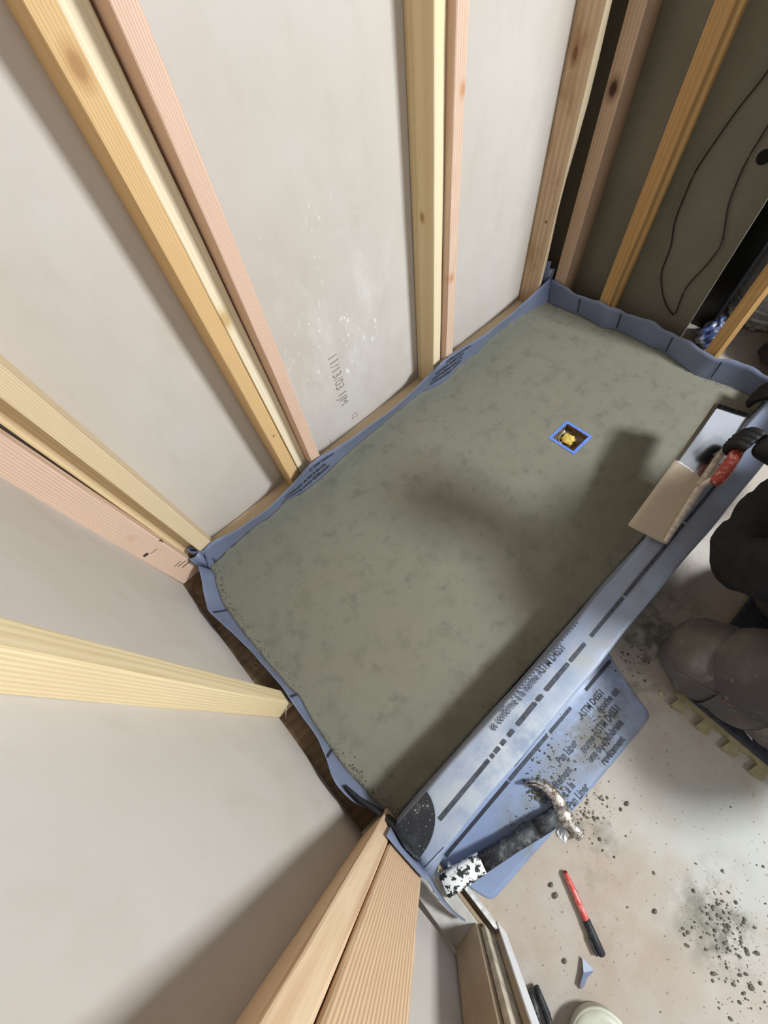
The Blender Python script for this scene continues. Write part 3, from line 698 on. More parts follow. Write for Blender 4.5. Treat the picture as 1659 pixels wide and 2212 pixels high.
# ------------------------------------------------------------------ red scriber, scraps, staples
def pencil():
    a = Vector((.219, -1.2795, ZF + .0075)); b = Vector((.1605, -1.4165, ZF + .0075))
    h = empty('red_marker', a); d = b - a; h.rotation_euler = (0, 0, math.atan2(d.y, d.x)); L = d.length
    tag(h, 'red marker with black end lying alone on the dusty floor', 'marker')
    red = NT('worn_red_barrel', .45, 0, .45); f = red.noise(red.co('Object', scale=(.4, 1, 1)), 120, 4, .6)
    red.color(red.mix(red.bw(f, .5, .66), lin((196, 70, 66)), lin((214, 150, 142))))
    tube('barrel', [(0, 0, 0), (.002, 0, 0), (.02, 0, 0), (.085, 0, 0), (.088, 0, 0)], [.0045, .0062, .0068, .0072, .007], red.m, h, 12)
    tube('tip', [(-.003, 0, 0), (0, 0, 0), (.003, 0, 0)], [.003, .0048, .0056], simple('dark_red_tip', (120, 30, 30), .5), h, 10)
    tube('cap', [(.087, 0, 0), (.089, 0, 0), (.12, .0, 0), (.146, .001, 0), (L, .001, 0)], [.0072, .0085, .009, .0085, .0065], H_BLACK.m, h, 12)
    bbox('clip', (.115, -.0125, -.003), (.146, -.0075, .003), H_BLACK.m, h, .001)
pencil()
def scrap(name, pts, label, mat, th=.0014, lift=None):
    c = Vector((sum(p[0] for p in pts) / len(pts), sum(p[1] for p in pts) / len(pts), ZF + .001)); n = len(pts)
    V = [(p[0] - c.x, p[1] - c.y, p[2] if len(p) > 2 else 0) for p in pts]; V += [(v[0], v[1], v[2] + th) for v in V]
    F = [tuple(range(n)), tuple(range(n, 2 * n))] + [(k, (k + 1) % n, n + (k + 1) % n, n + k) for k in range(n)]
    o = mesh(name, V, F, mat); o.location = c; return tag(o, label, 'scrap')
scrap('liner_scrap', [(.127, -1.391, .004), (.1285, -1.421, 0), (.106, -1.4175, .002), (.094, -1.422, 0), (.083, -1.420, .002), (.087, -1.412, .008), (.1, -1.407, .007), (.109, -1.405, .009)], 'torn grey triangle of liner below the red marker', LINER)
ws = empty('plastic_clip', (.275, -1.232, ZF)); tag(ws, 'small white plastic clip scrap beside the hammer face', 'scrap')
WP = simple('white_plastic', (232, 234, 238), .4, var=.05)
def wpart(name, pts, th):
    n = len(pts); V = [(p[0] - .275, p[1] + 1.232, p[2]) for p in pts]; V += [(v[0], v[1], v[2] + th) for v in V]
    mesh(name, V, [tuple(range(n)), tuple(range(n, 2 * n))] + [(k, (k + 1) % n, n + (k + 1) % n, n + k) for k in range(n)], WP, ws)
wpart('clip_wall', [(.292, -1.216, .001), (.266, -1.222, .001), (.264, -1.232, .004), (.284, -1.226, .012)], .002)
wpart('clip_flap', [(.288, -1.232, .004), (.285, -1.246, .001), (.264, -1.247, .001), (.272, -1.238, .006)], .002)
wpart('clip_base', [(.288, -1.222, .0005), (.264, -1.224, .0005), (.263, -1.246, .0005), (.284, -1.246, .0005)], .0012)
for (x, y, a, lb, z) in ((.0475, -1.194, 1.2, 'shiny staple at the corner of the liner flap', ZF + .001),):
    pts = [Vector((-.001, 0, 0)), Vector((.006, .002, .0)), Vector((.006, .002, .0)), Vector((.004, .006, 0))]
    o = tube('loose_staple', [(0, 0, 0), (.006, .001, 0), (.0068, .003, 0), (.003, .005, 0)], .0007, simple('staple_silver', (232, 230, 226), .25, .8), None, 6)
    o.location = (x, y, z); o.rotation_euler = (0, 0, a); tag(o, lb, 'staple')
nl = tube('bent_nail', [(0, 0, 0), (.014, .004, .012), (.03, .008, .02)], .0011, simple('bright_nail', (236, 230, 220), .25, .7), None, 8)
nl.location = (-.075, -.566, .012); nl.rotation_euler = (0, 0, .4); tag(nl, 'thin bright nail poking out below the whitewood stud', 'nail')
cr = tube('wire_ring', [(.007 * math.cos(a), .009 * math.sin(a), 0) for a in np.linspace(0, 5.3, 18)], .0009, STEEL, None, 6)
cr.location = (-.062, -.385, 0.0); tag(cr, 'open wire ring lying on the dark plate of the left wall', 'ring')
yc = bbox('foam_chip', (-.006, -.004, 0), (.006, .004, .005), simple('yellow_foam', (206, 190, 130), .8), None, .001)
yc.location = (.722, -1.222, ZF); yc.rotation_euler = (0, 0, .9); tag(yc, 'tiny yellow foam chip on the floor by the knee', 'chip')
# pliers handles at the bottom edge
def pliers():
    h = empty('pliers', (-.02, -1.40, ZF)); tag(h, 'black pliers handles on the floor at the bottom edge', 'pliers')
    P = lambda q: [(x + .02, y + 1.40, z) for x, y, z in q]
    tube('handle', P([(.003, -1.347, ZF + .012 - ZF), (-.008, -1.365, .012), (-.024, -1.39, .012), (-.048, -1.425, .012), (-.07, -1.45, .011)]), [.0055, .0075, .008, .0075, .006], H_BLACK.m, h, 10)
    tube('handle', P([(.016, -1.352, .013), (.009, -1.368, .013), (.0, -1.392, .013), (-.02, -1.425, .013), (-.05, -1.46, .011)]), [.006, .0075, .0075, .007, .006], H_BLACK.m, h, 10)
    tube('jaw', P([(-.055, -1.45, .011), (-.085, -1.487, .011), (-.11, -1.515, .011)]), [.013, .011, .004], H_STEEL.m, h, 10, .6)
pliers()
def lid():
    h = empty('round_container', (.045, -1.487, ZF)); tag(h, 'round cream plastic container cropped by the bottom edge', 'container')
    cr = simple('cream_plastic', (196, 194, 178), .45, var=.06)
    def lathe(name, prof, mat, n=40):
        V = [(r * math.cos(2 * PI * k / n), r * math.sin(2 * PI * k / n), z) for k in range(n) for r, z in prof]; m = len(prof)
        F = [(k * m + j, ((k + 1) % n) * m + j, ((k + 1) % n) * m + j + 1, k * m + j + 1) for k in range(n) for j in range(m - 1)]
        F += [tuple(k * m for k in range(n)), tuple(k * m + m - 1 for k in range(n))]
        return mesh(name, V, F, mat, h, True)
    lathe('body', [(.055, .0), (.058, .004), (.06, .03), (.058, .036), (.048, .0385), (.03, .0388)], cr)
    lathe('rim', [(.0605, .026), (.0625, .028), (.0625, .032), (.0605, .034)], cr)
    bbox('label_window', (-.02, .018, .0392), (.016, .034, .0402), simple('pale_green_label', (206, 216, 200), .4), h, .0004)
    bbox('dark_slot', (.0, .012, .0396), (.02, .028, .0408), simple('dark_slot', (40, 46, 40), .5), h, .0004)
lid()

# ------------------------------------------------------------------ mortar crumbs on the floor and the flap
def crumbs():
    pts = []
    def spray(cx, cy, sx, sy, n, r0, r1, z=ZF):
        for _ in range(n):
            x, y = rng.normal(cx, sx), rng.normal(cy, sy)
            if y > -1.06 or (x < .035 and y > -1.7): continue
            r = r0 + (r1 - r0) * rng.random() ** 3; pts.append((x, y, (ZF + .004) if (y > -1.2 and x < .7) else z, r))
    spray(.36, -1.24, .035, .03, 130, .0008, .004)
    spray(.39, -1.555, .03, .035, 170, .0008, .0045)
    spray(.33, -1.62, .045, .035, 70, .0008, .005)
    spray(.45, -1.60, .08, .06, 90, .0008, .004)
    spray(.22, -1.17, .02, .02, 60, .0008, .003)
    spray(.5, -1.16, .05, .03, 200, .0008, .004)
    spray(.35, -1.14, .05, .03, 160, .0008, .0035)
    spray(.3, -1.13, .012, .012, 50, .002, .006)
    spray(.72, -1.13, .05, .03, 60, .001, .006)
    spray(.45, -1.4, .25, .15, 70, .0008, .0035)
    o = rocks('mortar_crumbs', pts, CRUMB); tag(o, 'loose grey mortar crumbs scattered over floor and liner flap', 'crumbs', kind='stuff')
crumbs()
def lump(x, y, r, lb):
    bm = bmesh.new(); bmesh.ops.create_icosphere(bm, subdivisions=2, radius=r)
    for v in bm.verts: v.co = Vector((v.co.x * 1.2, v.co.y * .85, v.co.z * .6)) * rng.uniform(.8, 1.15)
    o = frombm('mortar_lump', bm, CRUMB, None, True, (x, y, ZF + r * .5)); tag(o, lb, 'mortar lump', 'mortar lumps on the floor')
for x, y, r, lb in ((.176, -1.274, .005, 'small mortar lump left of the red marker tip'), (.168, -1.292, .006, 'larger mortar lump just below its twin, left of the marker'), (.093, -1.372, .0045, 'mortar lump between wall stub and torn liner triangle'), (.31, -1.452, .0045, 'single mortar lump right of the black marker cap'), (.44, -1.30, .005, 'mortar lump on clean floor above the smears'), (.075, -1.4475, .005, 'mortar lump below the torn liner triangle')):
    lump(x, y, r, lb)

# ------------------------------------------------------------------ finishing trowel
def trowel():
    n1, n2 = Vector((0.9707, -0.8764, 0.1520)), Vector((1.0064, -0.9843, 0.1280)); f1, f2 = Vector((1.4526, -0.8280, 0.2200)), Vector((1.5073, -0.9246, 0.1960))
    t = tag(empty('finishing_trowel', (1.0, -.93, .12)), 'long steel finishing trowel with red handle resting across the curb', 'trowel')
    def pt(o): o.parent = t; o.matrix_parent_inverse = Matrix.Translation((-1.0, .93, -.12)); return o
    n = NT('trowel_steel', .2, 1.0, .5)
    d = n.noise(n.co('Object', scale=(1, 1, 1)), 12, 5, .6)
    tan_mask = n.blob('Object', (1.02, -.93, .14), (.225, .3, .3), .12)  # near half of the blade tan, rougher and less metallic
    tan_mask = n.bw(n.math('ADD', tan_mask, n.math('MULTIPLY', n.math('SUBTRACT', d, .5), 1.0)), .35, .6)
    spots = n.bw(n.noise(n.co('Object', loc=(3, 1, 1)), 45, 4), .66, .7)
    tan_mask = n.math('MAXIMUM', tan_mask, n.math('MULTIPLY', spots, .8))
    c = n.mix(tan_mask, lin((188, 190, 196)), n.mix(d, lin((186, 170, 144)), lin((206, 192, 170))))
    n.color(c); n.L(n.math('SUBTRACT', 1.0, n.math('MULTIPLY', tan_mask, .95)), n.b.inputs['Metallic'])
    n.rough(n.math('ADD', .2, n.math('MULTIPLY', tan_mask, .5))); n.bump(d, .08, .004)
    V = []; nx, ny = 24, 9; up = (f1 - n1).cross(n2 - n1).normalized()
    if up.z < 0: up = -up
    for i in range(nx):
        u = i / (nx - 1)
        for j in range(ny):
            v = j / (ny - 1); a = n1.lerp(f1, u); b = n2.lerp(f2, u); p = a.lerp(b, v)
            cr = .004 * math.sin(PI * u)
            ed = 0
            if u in (0.0, 1.0) and v in (0.0, 1.0): p = p.lerp((n1 + n2 + f1 + f2) / 4, .008)
            V.append(p + up * (cr + .0015 * math.sin(u * 9 + v * 3)))
    o = mesh('blade', V, grid_faces(nx, ny), n.m, None, True); m = o.modifiers.new('thickness', 'SOLIDIFY'); m.thickness = .0016; m.offset = 0; pt(o)
    w = NT('mortar_crusted_spine', .6, .2, .4); dd = w.noise(w.co(), 60, 5, .65)
    w.color(w.mix(w.bw(dd, .45, .6), lin((214, 206, 194)), lin((180, 170, 156)))); w.bump(dd, .25, .002)
    def at(u, v, h): return n1.lerp(f1, u).lerp(n2.lerp(f2, u), v) + up * h
    pt(tube('spine', [at(.01, .90, .006), at(.12, .89, .0075), at(.30, .875, .009), at(.45, .86, .010), at(.6, .85, .0095), at(.72, .85, .006)], [.006, .0085, .0095, .0115, .0095, .005], w.m, None, 10, .7))
    pt(tube('handle_post', [at(.40, .86, .008), at(.425, .88, .025), at(.44, .90, .045), at(.47, .92, .055)], [.011, .009, .0085, .012], w.m, None, 10))
    red = NT('worn_red_handle', .5, 0, .4); f = red.noise(red.co(), 70, 4, .6); red.color(red.mix(red.bw(f, .52, .68), lin((166, 66, 54)), lin((206, 168, 152))))
    pt(tube('handle', [at(.405, .93, .050), at(.43, .945, .055), at(.5, .955, .060), at(.6, .955, .060), at(.68, .95, .057), at(.7, .95, .054)], [.011, .0165, .0175, .0165, .0155, .011], red.m, None, 14))
    pt(tube('rear_post', [at(.66, .92, .05), at(.67, .88, .03), at(.67, .86, .008)], [.008, .007, .009], w.m, None, 10))
    return at
AT = trowel()

# ------------------------------------------------------------------ foam mat under the worker's knee
def mat_():
    h = tag(empty('kneeling_mat', (.9, -1.4, ZF)), 'tan puzzle-edge foam mat under the kneeling worker', 'mat')
    e = .745; pts = [(e + .002, -1.242)]
    y = -1.248
    while y > -1.86:
        pts += [(e, y), (e - .005, y - .008), (e - .031, y - .002), (e - .034, y - .016), (e - .029, y - .034), (e - .008, y - .032), (e - .004, y - .040)]
        y -= .0675
    pts += [(e, -1.9), (1.32, -1.9), (1.32, -1.242)]
    tan = simple('tan_foam', (160, 150, 116), .85, var=.1, scale=60, bump=.2)
    prism('puzzle_sheet', [(p[0] - .9, p[1] + 1.4) for p in pts], .001, .014, tan, h)
    nav = simple('navy_foam_top', (62, 64, 74), .85, var=.15, scale=60)
    pts2 = [(e + .012, -1.246), (e + .01, -1.30), (e + .008, -1.45), (e + .01, -1.9), (1.318, -1.9), (1.318, -1.246)]
    prism('top_sheet', [(p[0] - .9, p[1] + 1.4) for p in pts2], .0145, .03, nav, h, .003)
    scr = bpy.data.objects.new('x', None); bpy.data.objects.remove(scr)
mat_()
o = scrap('paper_scrap', [(.7775, -1.397, 0), (.771, -1.418, .001), (.779, -1.412, .002)], 'tiny white paper sliver on the dark edge of the foam mat', WP, .001); o.location.z = ZF + .0315

# ------------------------------------------------------------------ beyond the open stud wall
def bucket():
    h = tag(empty('mortar_bucket', (2.34, -.705, ZF)), 'white printed plastic bucket with crusted base behind the open studs', 'bucket'); n = 40
    BW = NT('dusty_white_bucket', .5, 0, .4); d = BW.noise(BW.co(), 14, 5, .65); BW.color(BW.mix(BW.bw(d, .45, .7), lin((206, 206, 208)), lin((150, 146, 138))))
    def lathe(name, prof, mat):
        V = [(r * math.cos(2 * PI * k / n), r * math.sin(2 * PI * k / n), z) for k in range(n) for r, z in prof]; m = len(prof)
        F = [(k * m + j, ((k + 1) % n) * m + j, ((k + 1) % n) * m + j + 1, k * m + j + 1) for k in range(n) for j in range(m - 1)]
        F += [tuple(k * m for k in range(n))]
        return mesh(name, V, F, mat, h, True)
    lathe('body', [(.118, .0), (.123, .004), (.135, .2), (.145, .37), (.1425, .37), (.13, .2), (.118, .02)], BW.m)
    lathe('rib', [(.127, .065), (.133, .068), (.134, .078), (.1285, .08)], BW.m)
    lathe('rib', [(.125, .03), (.1305, .033), (.131, .042), (.1265, .045)], BW.m)
    lathe('rim_band', [(.1425, .31), (.152, .315), (.153, .335), (.147, .34)], BW.m)
    pts = [((.118 + rng.uniform(0, .022)) * math.cos(a), (.118 + rng.uniform(0, .022)) * math.sin(a), rng.uniform(0, .03), rng.uniform(.006, .016)) for a in np.linspace(PI * .55, PI * 1.5, 60)]
    tag(rocks('mortar_crust', pts, simple('pale_mortar_crust', (170, 164, 150), .9, var=.2, scale=60), h), kind='stuff')
    def cyl(a0, z):
        def fn(u, v):
            a = a0 + u / .139; r = .1365 + (z + v - .2) * .055; return (r * math.cos(a), r * math.sin(a), z + v)
        return fn
    tb = simple('bucket_print', (88, 90, 100), .6)
    for a0, a1, z0, z1 in ((.1, .34, .27, .30), (.4, .55, .272, .304), (.1, .28, .222, .25), (.33, .5, .22, .246), (.55, .68, .224, .25), (.12, .6, .19, .198)):
        V = []
        for a in np.linspace(PI + a0, PI + a1, 6):
            for zz in (z0, z1):
                r = .1365 + (zz - .2) * .055 + .001; V.append((r * math.cos(a), r * math.sin(a), zz))
        mesh('print_smudge', V, grid_faces(6, 2), tb, h)
bucket()
def bag():
    h = tag(empty('plastic_bag', (2.035, -.64, ZF)), 'crumpled blue and white plastic bag on the floor behind the liner', 'bag')
    bm = bmesh.new(); bmesh.ops.create_icosphere(bm, subdivisions=4, radius=.055)
    for v in bm.verts:
        c = v.co.normalized(); k = 1 + .18 * math.sin(c.x * 7 + c.y * 4) * math.cos(c.z * 6) + .08 * math.sin(c.y * 15 + c.z * 9); v.co = Vector((c.x * .06 * k, c.y * .05 * k, max(-.04, c.z * .045 * k)))
    n = NT('blue_white_plastic', .3, 0, .5); f = n.noise(n.co(), 14, 3); n.color(n.mix(n.bw(f, .46, .52), lin((60, 72, 112)), lin((128, 132, 146))))
    frombm('bag_body', bm, n.m, h, True, (0, 0, .042))
    tube('bag_knot', [(0, 0, .075), (.01, .006, .092), (.022, .01, .104)], [.012, .006, .014], n.m, h, 10)
bag()
dp = tag(empty('dark_gap_panel', (2.12, -.5, ZF)), 'black sheet standing in for the dark gap behind the grey board', 'panel')
BLK = simple('gap_black', (18, 17, 17), .3, var=.1)
bbox('gap_sheet', (-.016, -.10, 0), (.016, .3, 2.1), BLK, dp, .003)  # black sheet placed where there is only a shaded gap
bbox('edge_strip', (-.02, -.108, 0), (.02, -.1005, 2.1), simple('dark_grey_edge', (44, 44, 48), .3), dp, .002)
rb = tag(empty('rubble_sack', (2.10, -.92, ZF)), 'dark slumped rubble sack on the floor behind the amber stud', 'sack')
def sack():
    bm = bmesh.new(); bmesh.ops.create_icosphere(bm, subdivisions=4, radius=1)
    for v in bm.verts:
        c = v.co; k = 1 + .12 * math.sin(c.x * 5 + c.z * 6) + .06 * math.sin(c.y * 11 + c.x * 7); v.co = Vector((c.x * .14 * k, c.y * .12 * k, max(-.09, c.z * .10 * k)))
    frombm('sack_body', bm, simple('dark_woven_sack', (52, 46, 42), .9, var=.25, scale=40), rb, True, (0, 0, .092))
    tube('sack_neck', [(0, 0, .17), (.02, .01, .2), (.05, .02, .22)], [.05, .025, .04], simple('dark_sack_neck', (60, 54, 50), .9), rb, 12)
sack()
CAB = simple('black_cable', (30, 27, 22), .6)
def cable(lb, pts):
    q = smooth_curve(resample([(1.8965, y, z) for y, z in pts], 120), 2)
    c = Vector(q[0]); o = tube('cable', [Vector(p) - c for p in q], .0022, CAB, None, 6); o.location = c; tag(o, lb, 'cable', 'thin cables on the grey board')
cable('thin dark cable hanging in a loop, left one on the grey board', [(-.47, 2.35), (-.46, 1.6), (-.44, 1.0), (-.404, .761), (-.375, .68), (-.342, .533), (-.351, .39), (-.378, .323), (-.386, .226), (-.431, .153), (-.491, .102), (-.502, .105)])
cable('thin dark cable curving to the right of the loop on the grey board', [(-.505, .113), (-.488, .214), (-.511, .292), (-.524, .373), (-.476, .481), (-.462, .583), (-.468, .667), (-.49, .9), (-.52, 1.5), (-.53, 2.35)])

# ------------------------------------------------------------------ the kneeling worker
def worker():
    per = tag(empty('person', (1.05, -1.5, ZF)), 'worker kneeling in dusty grey trousers and black gloves, holding the trowel', 'person')
    def pt(o):
        o.parent = per; o.matrix_parent_inverse = Matrix.Translation((-1.05, 1.5, -ZF)); return o
    TR = NT('dusty_grey_work_trousers', .9, 0, .15)
    a = TR.noise(TR.co(), 9, 5, .6); f = TR.noise(TR.co(), 300, 2)
    c = TR.mix(TR.bw(a, .4, .7), lin((84, 79, 77)), lin((112, 105, 97)))
    c = TR.mix(TR.math('MULTIPLY', TR.bw(TR.noise(TR.co(loc=(4, 2, 2)), 26, 5, .65), .6, .72), .5), c, lin((150, 144, 132)))
    TR.color(c); TR.bump(TR.math('ADD', f, TR.math('MULTIPLY', a, 3.0)), .4, .002)
    SEAM = simple('trouser_seam', (104, 96, 90), .9, var=.2, scale=120)
    JK = simple('black_work_jacket', (30, 29, 30), .85, var=.25, scale=30, bump=.3)
    GL = simple('black_work_glove', (26, 26, 27), .65, var=.3, scale=60, bump=.4)
    SKIN = simple('skin', (196, 150, 122), .6, var=.06)
    def skin(name, verts, edges, radii, mat, root=0, sub=2):
        me = bpy.data.meshes.new(name); me.from_pydata(verts, edges, []); me.update(); me.materials.append(mat)
        o = bpy.data.objects.new(name, me); link(o)
        sk = o.modifiers.new('skin', 'SKIN'); sk.use_smooth_shade = True
        for i, v in enumerate(me.skin_vertices[0].data):
            r = radii[i]; v.radius = r if isinstance(r, tuple) else (r, r); v.use_root = (i == root)
        sb = o.modifiers.new('sub', 'SUBSURF'); sb.levels = sub; sb.render_levels = sub
        dt = bpy.data.textures.get('cloth_folds') or bpy.data.textures.new('cloth_folds', 'CLOUDS'); dt.noise_scale = .07
        if name == 'body':
            dm = o.modifiers.new('folds', 'DISPLACE'); dm.texture = dt; dm.strength = .035; dm.mid_level = .5; dm.texture_coords = 'GLOBAL'
            sb.levels = sb.render_levels = 3
        return pt(o)
    K1 = (.832, -1.228, .075); K2 = (1.16, -1.31, .075)
    bv = [(1.09, -1.62, .40), (1.12, -1.54, .47), (1.15, -1.42, .54), (1.16, -1.31, .58),      # pelvis .. upper chest
          (.98, -1.61, .36), (.93, -1.43, .24), K1, (.90, -1.48, .045), (.93, -1.66, .04), (.93, -1.74, .03),
          (1.17, -1.62, .36), (1.17, -1.46, .24), K2, (1.18, -1.52, .045), (1.19, -1.68, .04), (1.19, -1.76, .03),
          (1.02, -1.30, .56), (.985, -1.115, .215), (1.285, -1.085, .262),
          (1.34, -1.27, .56), (1.48, -1.28, .36), (1.76, -1.03, .2),
          (1.14, -1.22, .62), (1.13, -1.17, .64)]
    be = [(0, 1), (1, 2), (2, 3), (0, 4), (4, 5), (5, 6), (6, 7), (7, 8), (8, 9), (0, 10), (10, 11), (11, 12), (12, 13), (13, 14), (14, 15), (3, 16), (16, 17), (17, 18), (3, 19), (19, 20), (20, 21), (3, 22), (22, 23)]
    br = [.14, .16, .17, .14, .085, .075, .055, .045, .035, .03, .085, .075, .055, .045, .035, .03, .085, .082, .054, .09, .08, .045, .075, .07]
    skin('body', bv, be, br, JK)
    # head with face and cap, looking down at the work
    hd = empty('head_tmp'); bpy.data.objects.remove(hd)
    bm = bmesh.new(); bmesh.ops.create_uvsphere(bm, u_segments=28, v_segments=18, radius=1)
    for v in bm.verts:
        c = v.co.copy(); x, y, z = c.x * .076, c.y * .095, c.z * .115
        if z < 0: x *= 1 - .25 * (-c.z) ** 1.5; y = y * (1 - .15 * -c.z) + (.012 if c.y > 0 else .01) * -c.z
        if c.y > .9 and abs(c.x) < .25 and -.35 < c.z < .1: y += .02 * (1 - abs(c.x) / .25)
        if c.y > .75 and abs(abs(c.x) - .38) < .15 and abs(c.z - .08) < .12: y -= .009
        v.co = Vector((x, y, z))
    rot = Matrix.Rotation(math.radians(-42), 4, 'X'); loc = Vector((1.12, -1.11, .69))
    def place(o): o.matrix_world = Matrix.Translation(loc) @ rot; o.parent = per; o.matrix_parent_inverse = Matrix.Translation((-1.05, 1.5, -ZF)); return o
    place(frombm('head', bm, SKIN, None, True))
    bm = bmesh.new(); bmesh.ops.create_uvsphere(bm, u_segments=28, v_segments=14, radius=1)
    bmesh.ops.delete(bm, geom=[v for v in bm.verts if v.co.z < .25], context='VERTS')
    for v in bm.verts: v.co = Vector((v.co.x * .083, v.co.y * .101, v.co.z * .122))
    place(frombm('cap', bm, JK, None, True))
    place(prism('cap_brim', [(-.06, .08), (-.05, .13), (0, .15), (.05, .13), (.06, .08)], .035, .04, JK))
    for s in (-1, 1):
        place(mesh('ear', *tube_data([(s * .073, -.005, -.03), (s * .083, -.01, -.005), (s * .08, -.008, .02)], [.008, .014, .01], 8, .5), SKIN, None, True))
        place(mesh('eye', *tube_data([(s * .03, .081, .008), (s * .03, .0865, .008)], [.011, .006], 10), simple('eye', (40, 34, 30), .3), None, True))
    place(mesh('mouth', *tube_data([(-.022, .083, -.06), (0, .089, -.062), (.022, .083, -.06)], [.003, .005, .003], 8, .7), simple('lip', (150, 90, 80), .5), None, True))
    # trouser legs: lofted so that seams and patches can follow the cloth
    def leg(K, sgn, front):
        """path from the knee cap back along the shin; a second loft is the thigh"""
        def shin(u, th):
            # u 0 knee front .. 1 ankle
            y = K[1] + .105 - u * .56
            g = min(1, (u / .17)) ; g = math.sqrt(max(0, 1 - (1 - g) ** 2))
            rx = (.106 - .03 * max(0, u - .2)) * g; rz = (.104 - .05 * max(0, u - .12)) * g
            wr = .004 * math.sin(u * 38 + th * 2) + .003 * math.sin(u * 17 + th * 5)
            zc = .085 - .025 * u
            x = K[0] - .012 + .055 * u
            cz = math.sin(th); zz = zc + (rz + wr * g) * (cz if cz > 0 else cz * .95)
            return Vector((x + (rx + wr * g) * math.cos(th), y, max(zz, -.0085)))
        nu, nt = 44, 36
        V = [shin(i / (nu - 1), 2 * PI * k / nt) for i in range(nu) for k in range(nt)]
        F = [(i * nt + k, i * nt + (k + 1) % nt, (i + 1) * nt + (k + 1) % nt, (i + 1) * nt + k) for i in range(nu - 1) for k in range(nt)]
        F += [tuple(range((nu - 1) * nt, nu * nt))]
        # thigh
        k0 = len(V); a = Vector((K[0] + .004, K[1] - .03, .12)); b = Vector((K[0] + .07 * sgn + .02, -1.60, .40))
        V2, F2 = tube_data([a.lerp(b, t) for t in np.linspace(-.12, 1, 14)], [.05, .085, .098] + [.10 + .035 * t for t in np.linspace(0, 1, 11)], 28, 1.0)
        V2 = [v + Vector((.004 * math.sin(v.y * 60 + v.z * 40), 0, .004 * math.sin(v.y * 45))) for v in V2]
        V += V2; F += [tuple(q + k0 for q in f) for f in F2]
        lo = pt(mesh('trouser_leg', V, F, TR.m, None, True)); dm = lo.modifiers.new('folds', 'DISPLACE'); dm.texture = bpy.data.textures['cloth_folds']; dm.strength = .012; dm.mid_level = .5; dm.texture_coords = 'GLOBAL'
        return shin
    S1 = leg(K1, 1, True); leg(K2, -1, False)
    def seam(pts, r=.0016): pt(tube('seam', [S1(u, th) + (S1(u, th) - Vector((K1[0] - .012 + .055 * u, S1(u, th).y, .085 - .025 * u))).normalized() * .004 for u, th in pts], r, SEAM, None, 6))
    L = lambda u0, t0, u1, t1, n=16: [(u0 + (u1 - u0) * i / (n - 1), t0 + (t1 - t0) * i / (n - 1)) for i in range(n)]
    seam(L(.24, 2.15, .27, 3.5)); seam(L(.25, 2.15, .44, 2.35)); seam(L(.44, 2.35, .40, 3.5)); seam(L(.27, 3.5, .40, 3.5)); seam(L(.58, 1.7, .55, 3.5)); seam(L(.595, 1.7, .565, 3.5)); seam(L(.08, 2.8, .6, 2.0, 24), .0012)
    V = []; n1, n2 = 10, 10
    for i in range(n1):
        for j in range(n2):
            u = .245 + .165 * i / (n1 - 1); th = 2.2 + 1.3 * j / (n2 - 1); p = S1(u, th); V.append(p + (p - Vector((K1[0], p.y, .08))).normalized() * .006)
    pt(mesh('knee_pocket', V, grid_faces(n1, n2), TR.m, None, True))
    V = []
    for i in range(4):
        for j in range(4):
            u = .27 + .05 * i / 3; th = 2.35 + .28 * j / 3; p = S1(u, th); V.append(p + (p - Vector((K1[0], p.y, .08))).normalized() * .0075)
    pt(mesh('pocket_label', V, grid_faces(4, 4), simple('faded_red_label', (122, 78, 68), .8, var=.2, scale=120), None, True))
    # boots
    for x in (.92, 1.2):
        V, F = tube_data([(x, -1.68, .035), (x, -1.76, .035), (x, -1.84, .04), (x, -1.90, .035), (x, -1.925, .03)], [.042, .048, .048, .044, .028], 16, .85)
        pt(mesh('boot', V, F, simple('brown_work_boot', (74, 58, 44), .7), None, True))
    # gloves: palm plus five fingers closed round the trowel handle
    def glove(W0, dirv, palm_n, hold, curl, mirror=1):
        """W0 wrist, dirv finger direction, palm_n palm normal (towards the held thing)"""
        d = Vector(dirv).normalized(); nn = Vector(palm_n); nn = (nn - d * nn.dot(d)).normalized(); s = d.cross(nn).normalized() * mirror
        Wp = Vector(W0); V = []; E = []; R = []
        def add(p, r): V.append(tuple(p)); R.append(r); return len(V) - 1
        w = add(Wp - d * .05, .038); w1 = add(Wp, .034); E.append((w, w1)); pm = add(Wp + d * .045, (.046, .028)); E.append((w1, pm))
        og = skin('glove', V, E, R, GL, 0, 2)
        hand = []
        for k, (off, ln) in enumerate(((-.033, .068), (-.011, .078), (.011, .074), (.033, .060))):
            b = Wp + d * .07 + s * off
            a1 = curl * .9; a2 = curl * 1.9; a3 = curl * 2.7
            p1 = b + (d * math.cos(a1) + nn * math.sin(a1)) * ln * .45; p2 = p1 + (d * math.cos(a2) + nn * math.sin(a2)) * ln * .35; p3 = p2 + (d * math.cos(a3) + nn * math.sin(a3)) * ln * .28
            o = pt(mesh('glove_finger', *tube_data(list(smooth_curve(resample([tuple(b - d * .025), tuple(b), tuple(p1), tuple(p2), tuple(p3)], 14), 1)), [.0125] * 4 + [.0125, .0122, .0118, .0115, .0112, .0108, .0104, .0098, .008, .004], 12), GL, None, True))
        b = Wp + d * .012 - s * .036; p1 = b + (d * .7 - s * .35 + nn * .5).normalized() * .036; p2 = p1 + (d * .75 + s * .25 + nn * .7).normalized() * .032
        pt(mesh('glove_thumb', *tube_data(list(smooth_curve(resample([tuple(b - d * .01 + s * .015), tuple(b), tuple(p1), tuple(p2)], 12), 1)), [.014] * 6 + [.0138, .0132, .0126, .0118, .009, .004], 12), GL, None, True))
        tube_c = pt(mesh('glove_cuff', *tube_data([Wp - d * .075, Wp - d * .06, Wp - d * .03], [.046, .045, .040], 18, .9), JK, None, True))
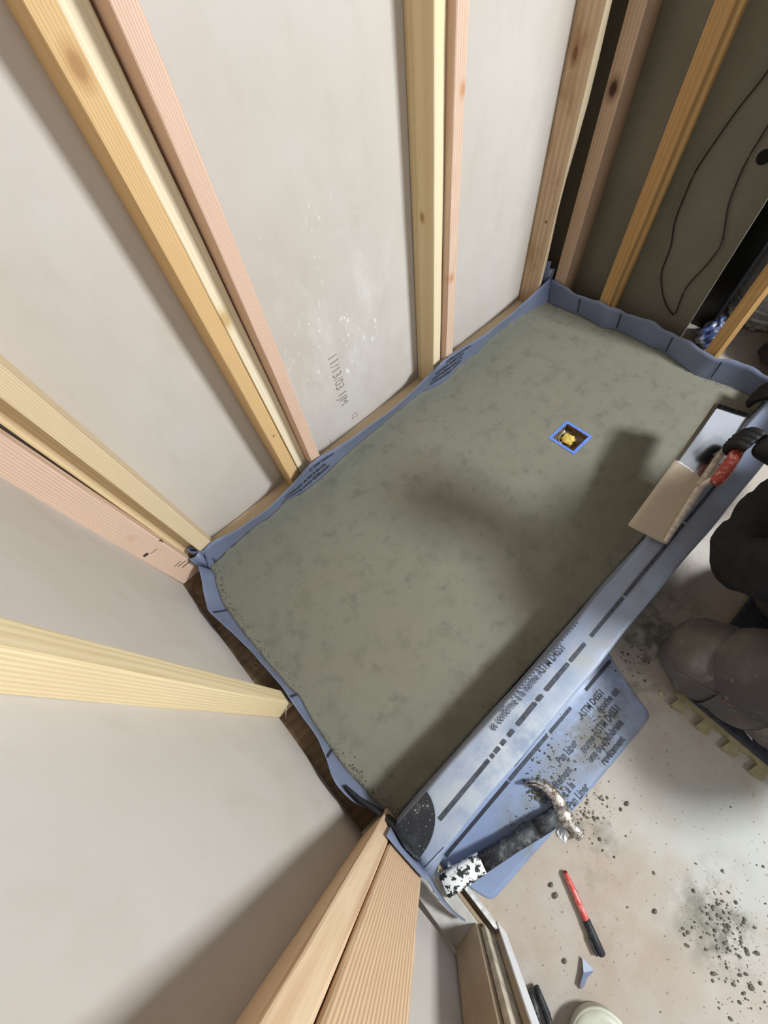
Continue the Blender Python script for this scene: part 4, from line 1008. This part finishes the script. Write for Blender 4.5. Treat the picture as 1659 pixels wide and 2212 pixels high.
    hc = AT(.69, .955, .060)
    glove(hc + Vector((-.012, -.062, .034)), (.1, .80, -.06), (0, -.1, -1), None, 1.0)
    glove((1.75, -.985, .15), (-.12, .9, -.5), (0, -.3, -1), None, .45, -1)
worker()

# ------------------------------------------------------------------ sub-parts hang from the part they belong to
bpy.context.view_layer.update()
def reparent(ch, new):
    w = ch.matrix_world.copy(); ch.parent = new; ch.matrix_parent_inverse = new.matrix_world.inverted(); ch.matrix_basis = w
def kid(p, name): return next(c for c in p.children if c.name.split('.')[0] == name)
for c in list(ln.children):
    b = c.name.split('.')[0]
    if b in ('printed_text', 'printed_dash', 'printed_bar', 'edge_tick'):
        v = c.data.vertices[0].co
        reparent(c, kid(ln, 'curb_wrap' if v.z > .1 and v.y < -.9 else ('floor_flap' if v.z < 0 else 'back_upturn')))
    elif b == 'tick_mark': reparent(c, kid(ln, 'left_upturn' if c.data.vertices[0].co.x < .5 else 'far_upturn'))
PER = bpy.data.objects['person']
gl = [c for c in PER.children if c.name.split('.')[0] == 'glove']
def gpos(g): return Vector(g.data.vertices[1].co)
legs = [c for c in PER.children if c.name.split('.')[0] == 'trouser_leg']
for c in list(PER.children):
    b = c.name.split('.')[0]
    if b in ('glove_finger', 'glove_thumb', 'glove_cuff'):
        p = Vector(c.data.vertices[0].co); reparent(c, min(gl, key=lambda g: (gpos(g) - p).length))
    elif b in ('seam', 'knee_pocket', 'pocket_label'): reparent(c, legs[0])
    elif b in ('cap', 'cap_brim', 'ear', 'eye', 'mouth'): reparent(c, kid(PER, 'head'))
for root, host, names in (('mortar_bucket', 'body', ('print_smudge', 'rib', 'rim_band')), ('wall_back', 'drywall_panel', ('date_stamp', 'pencil_mark')), ('wall_right', 'backer_board', ('cable_hole',)), ('claw_hammer', 'head', ('striking_face', 'claw_slot')), ('red_marker', 'cap', ('clip',)), ('round_container', 'body', ('rim', 'label_window', 'dark_slot'))):
    r = bpy.data.objects[root]; h = kid(r, host)
    for c in list(r.children):
        if c.name.split('.')[0] in names: reparent(c, h)
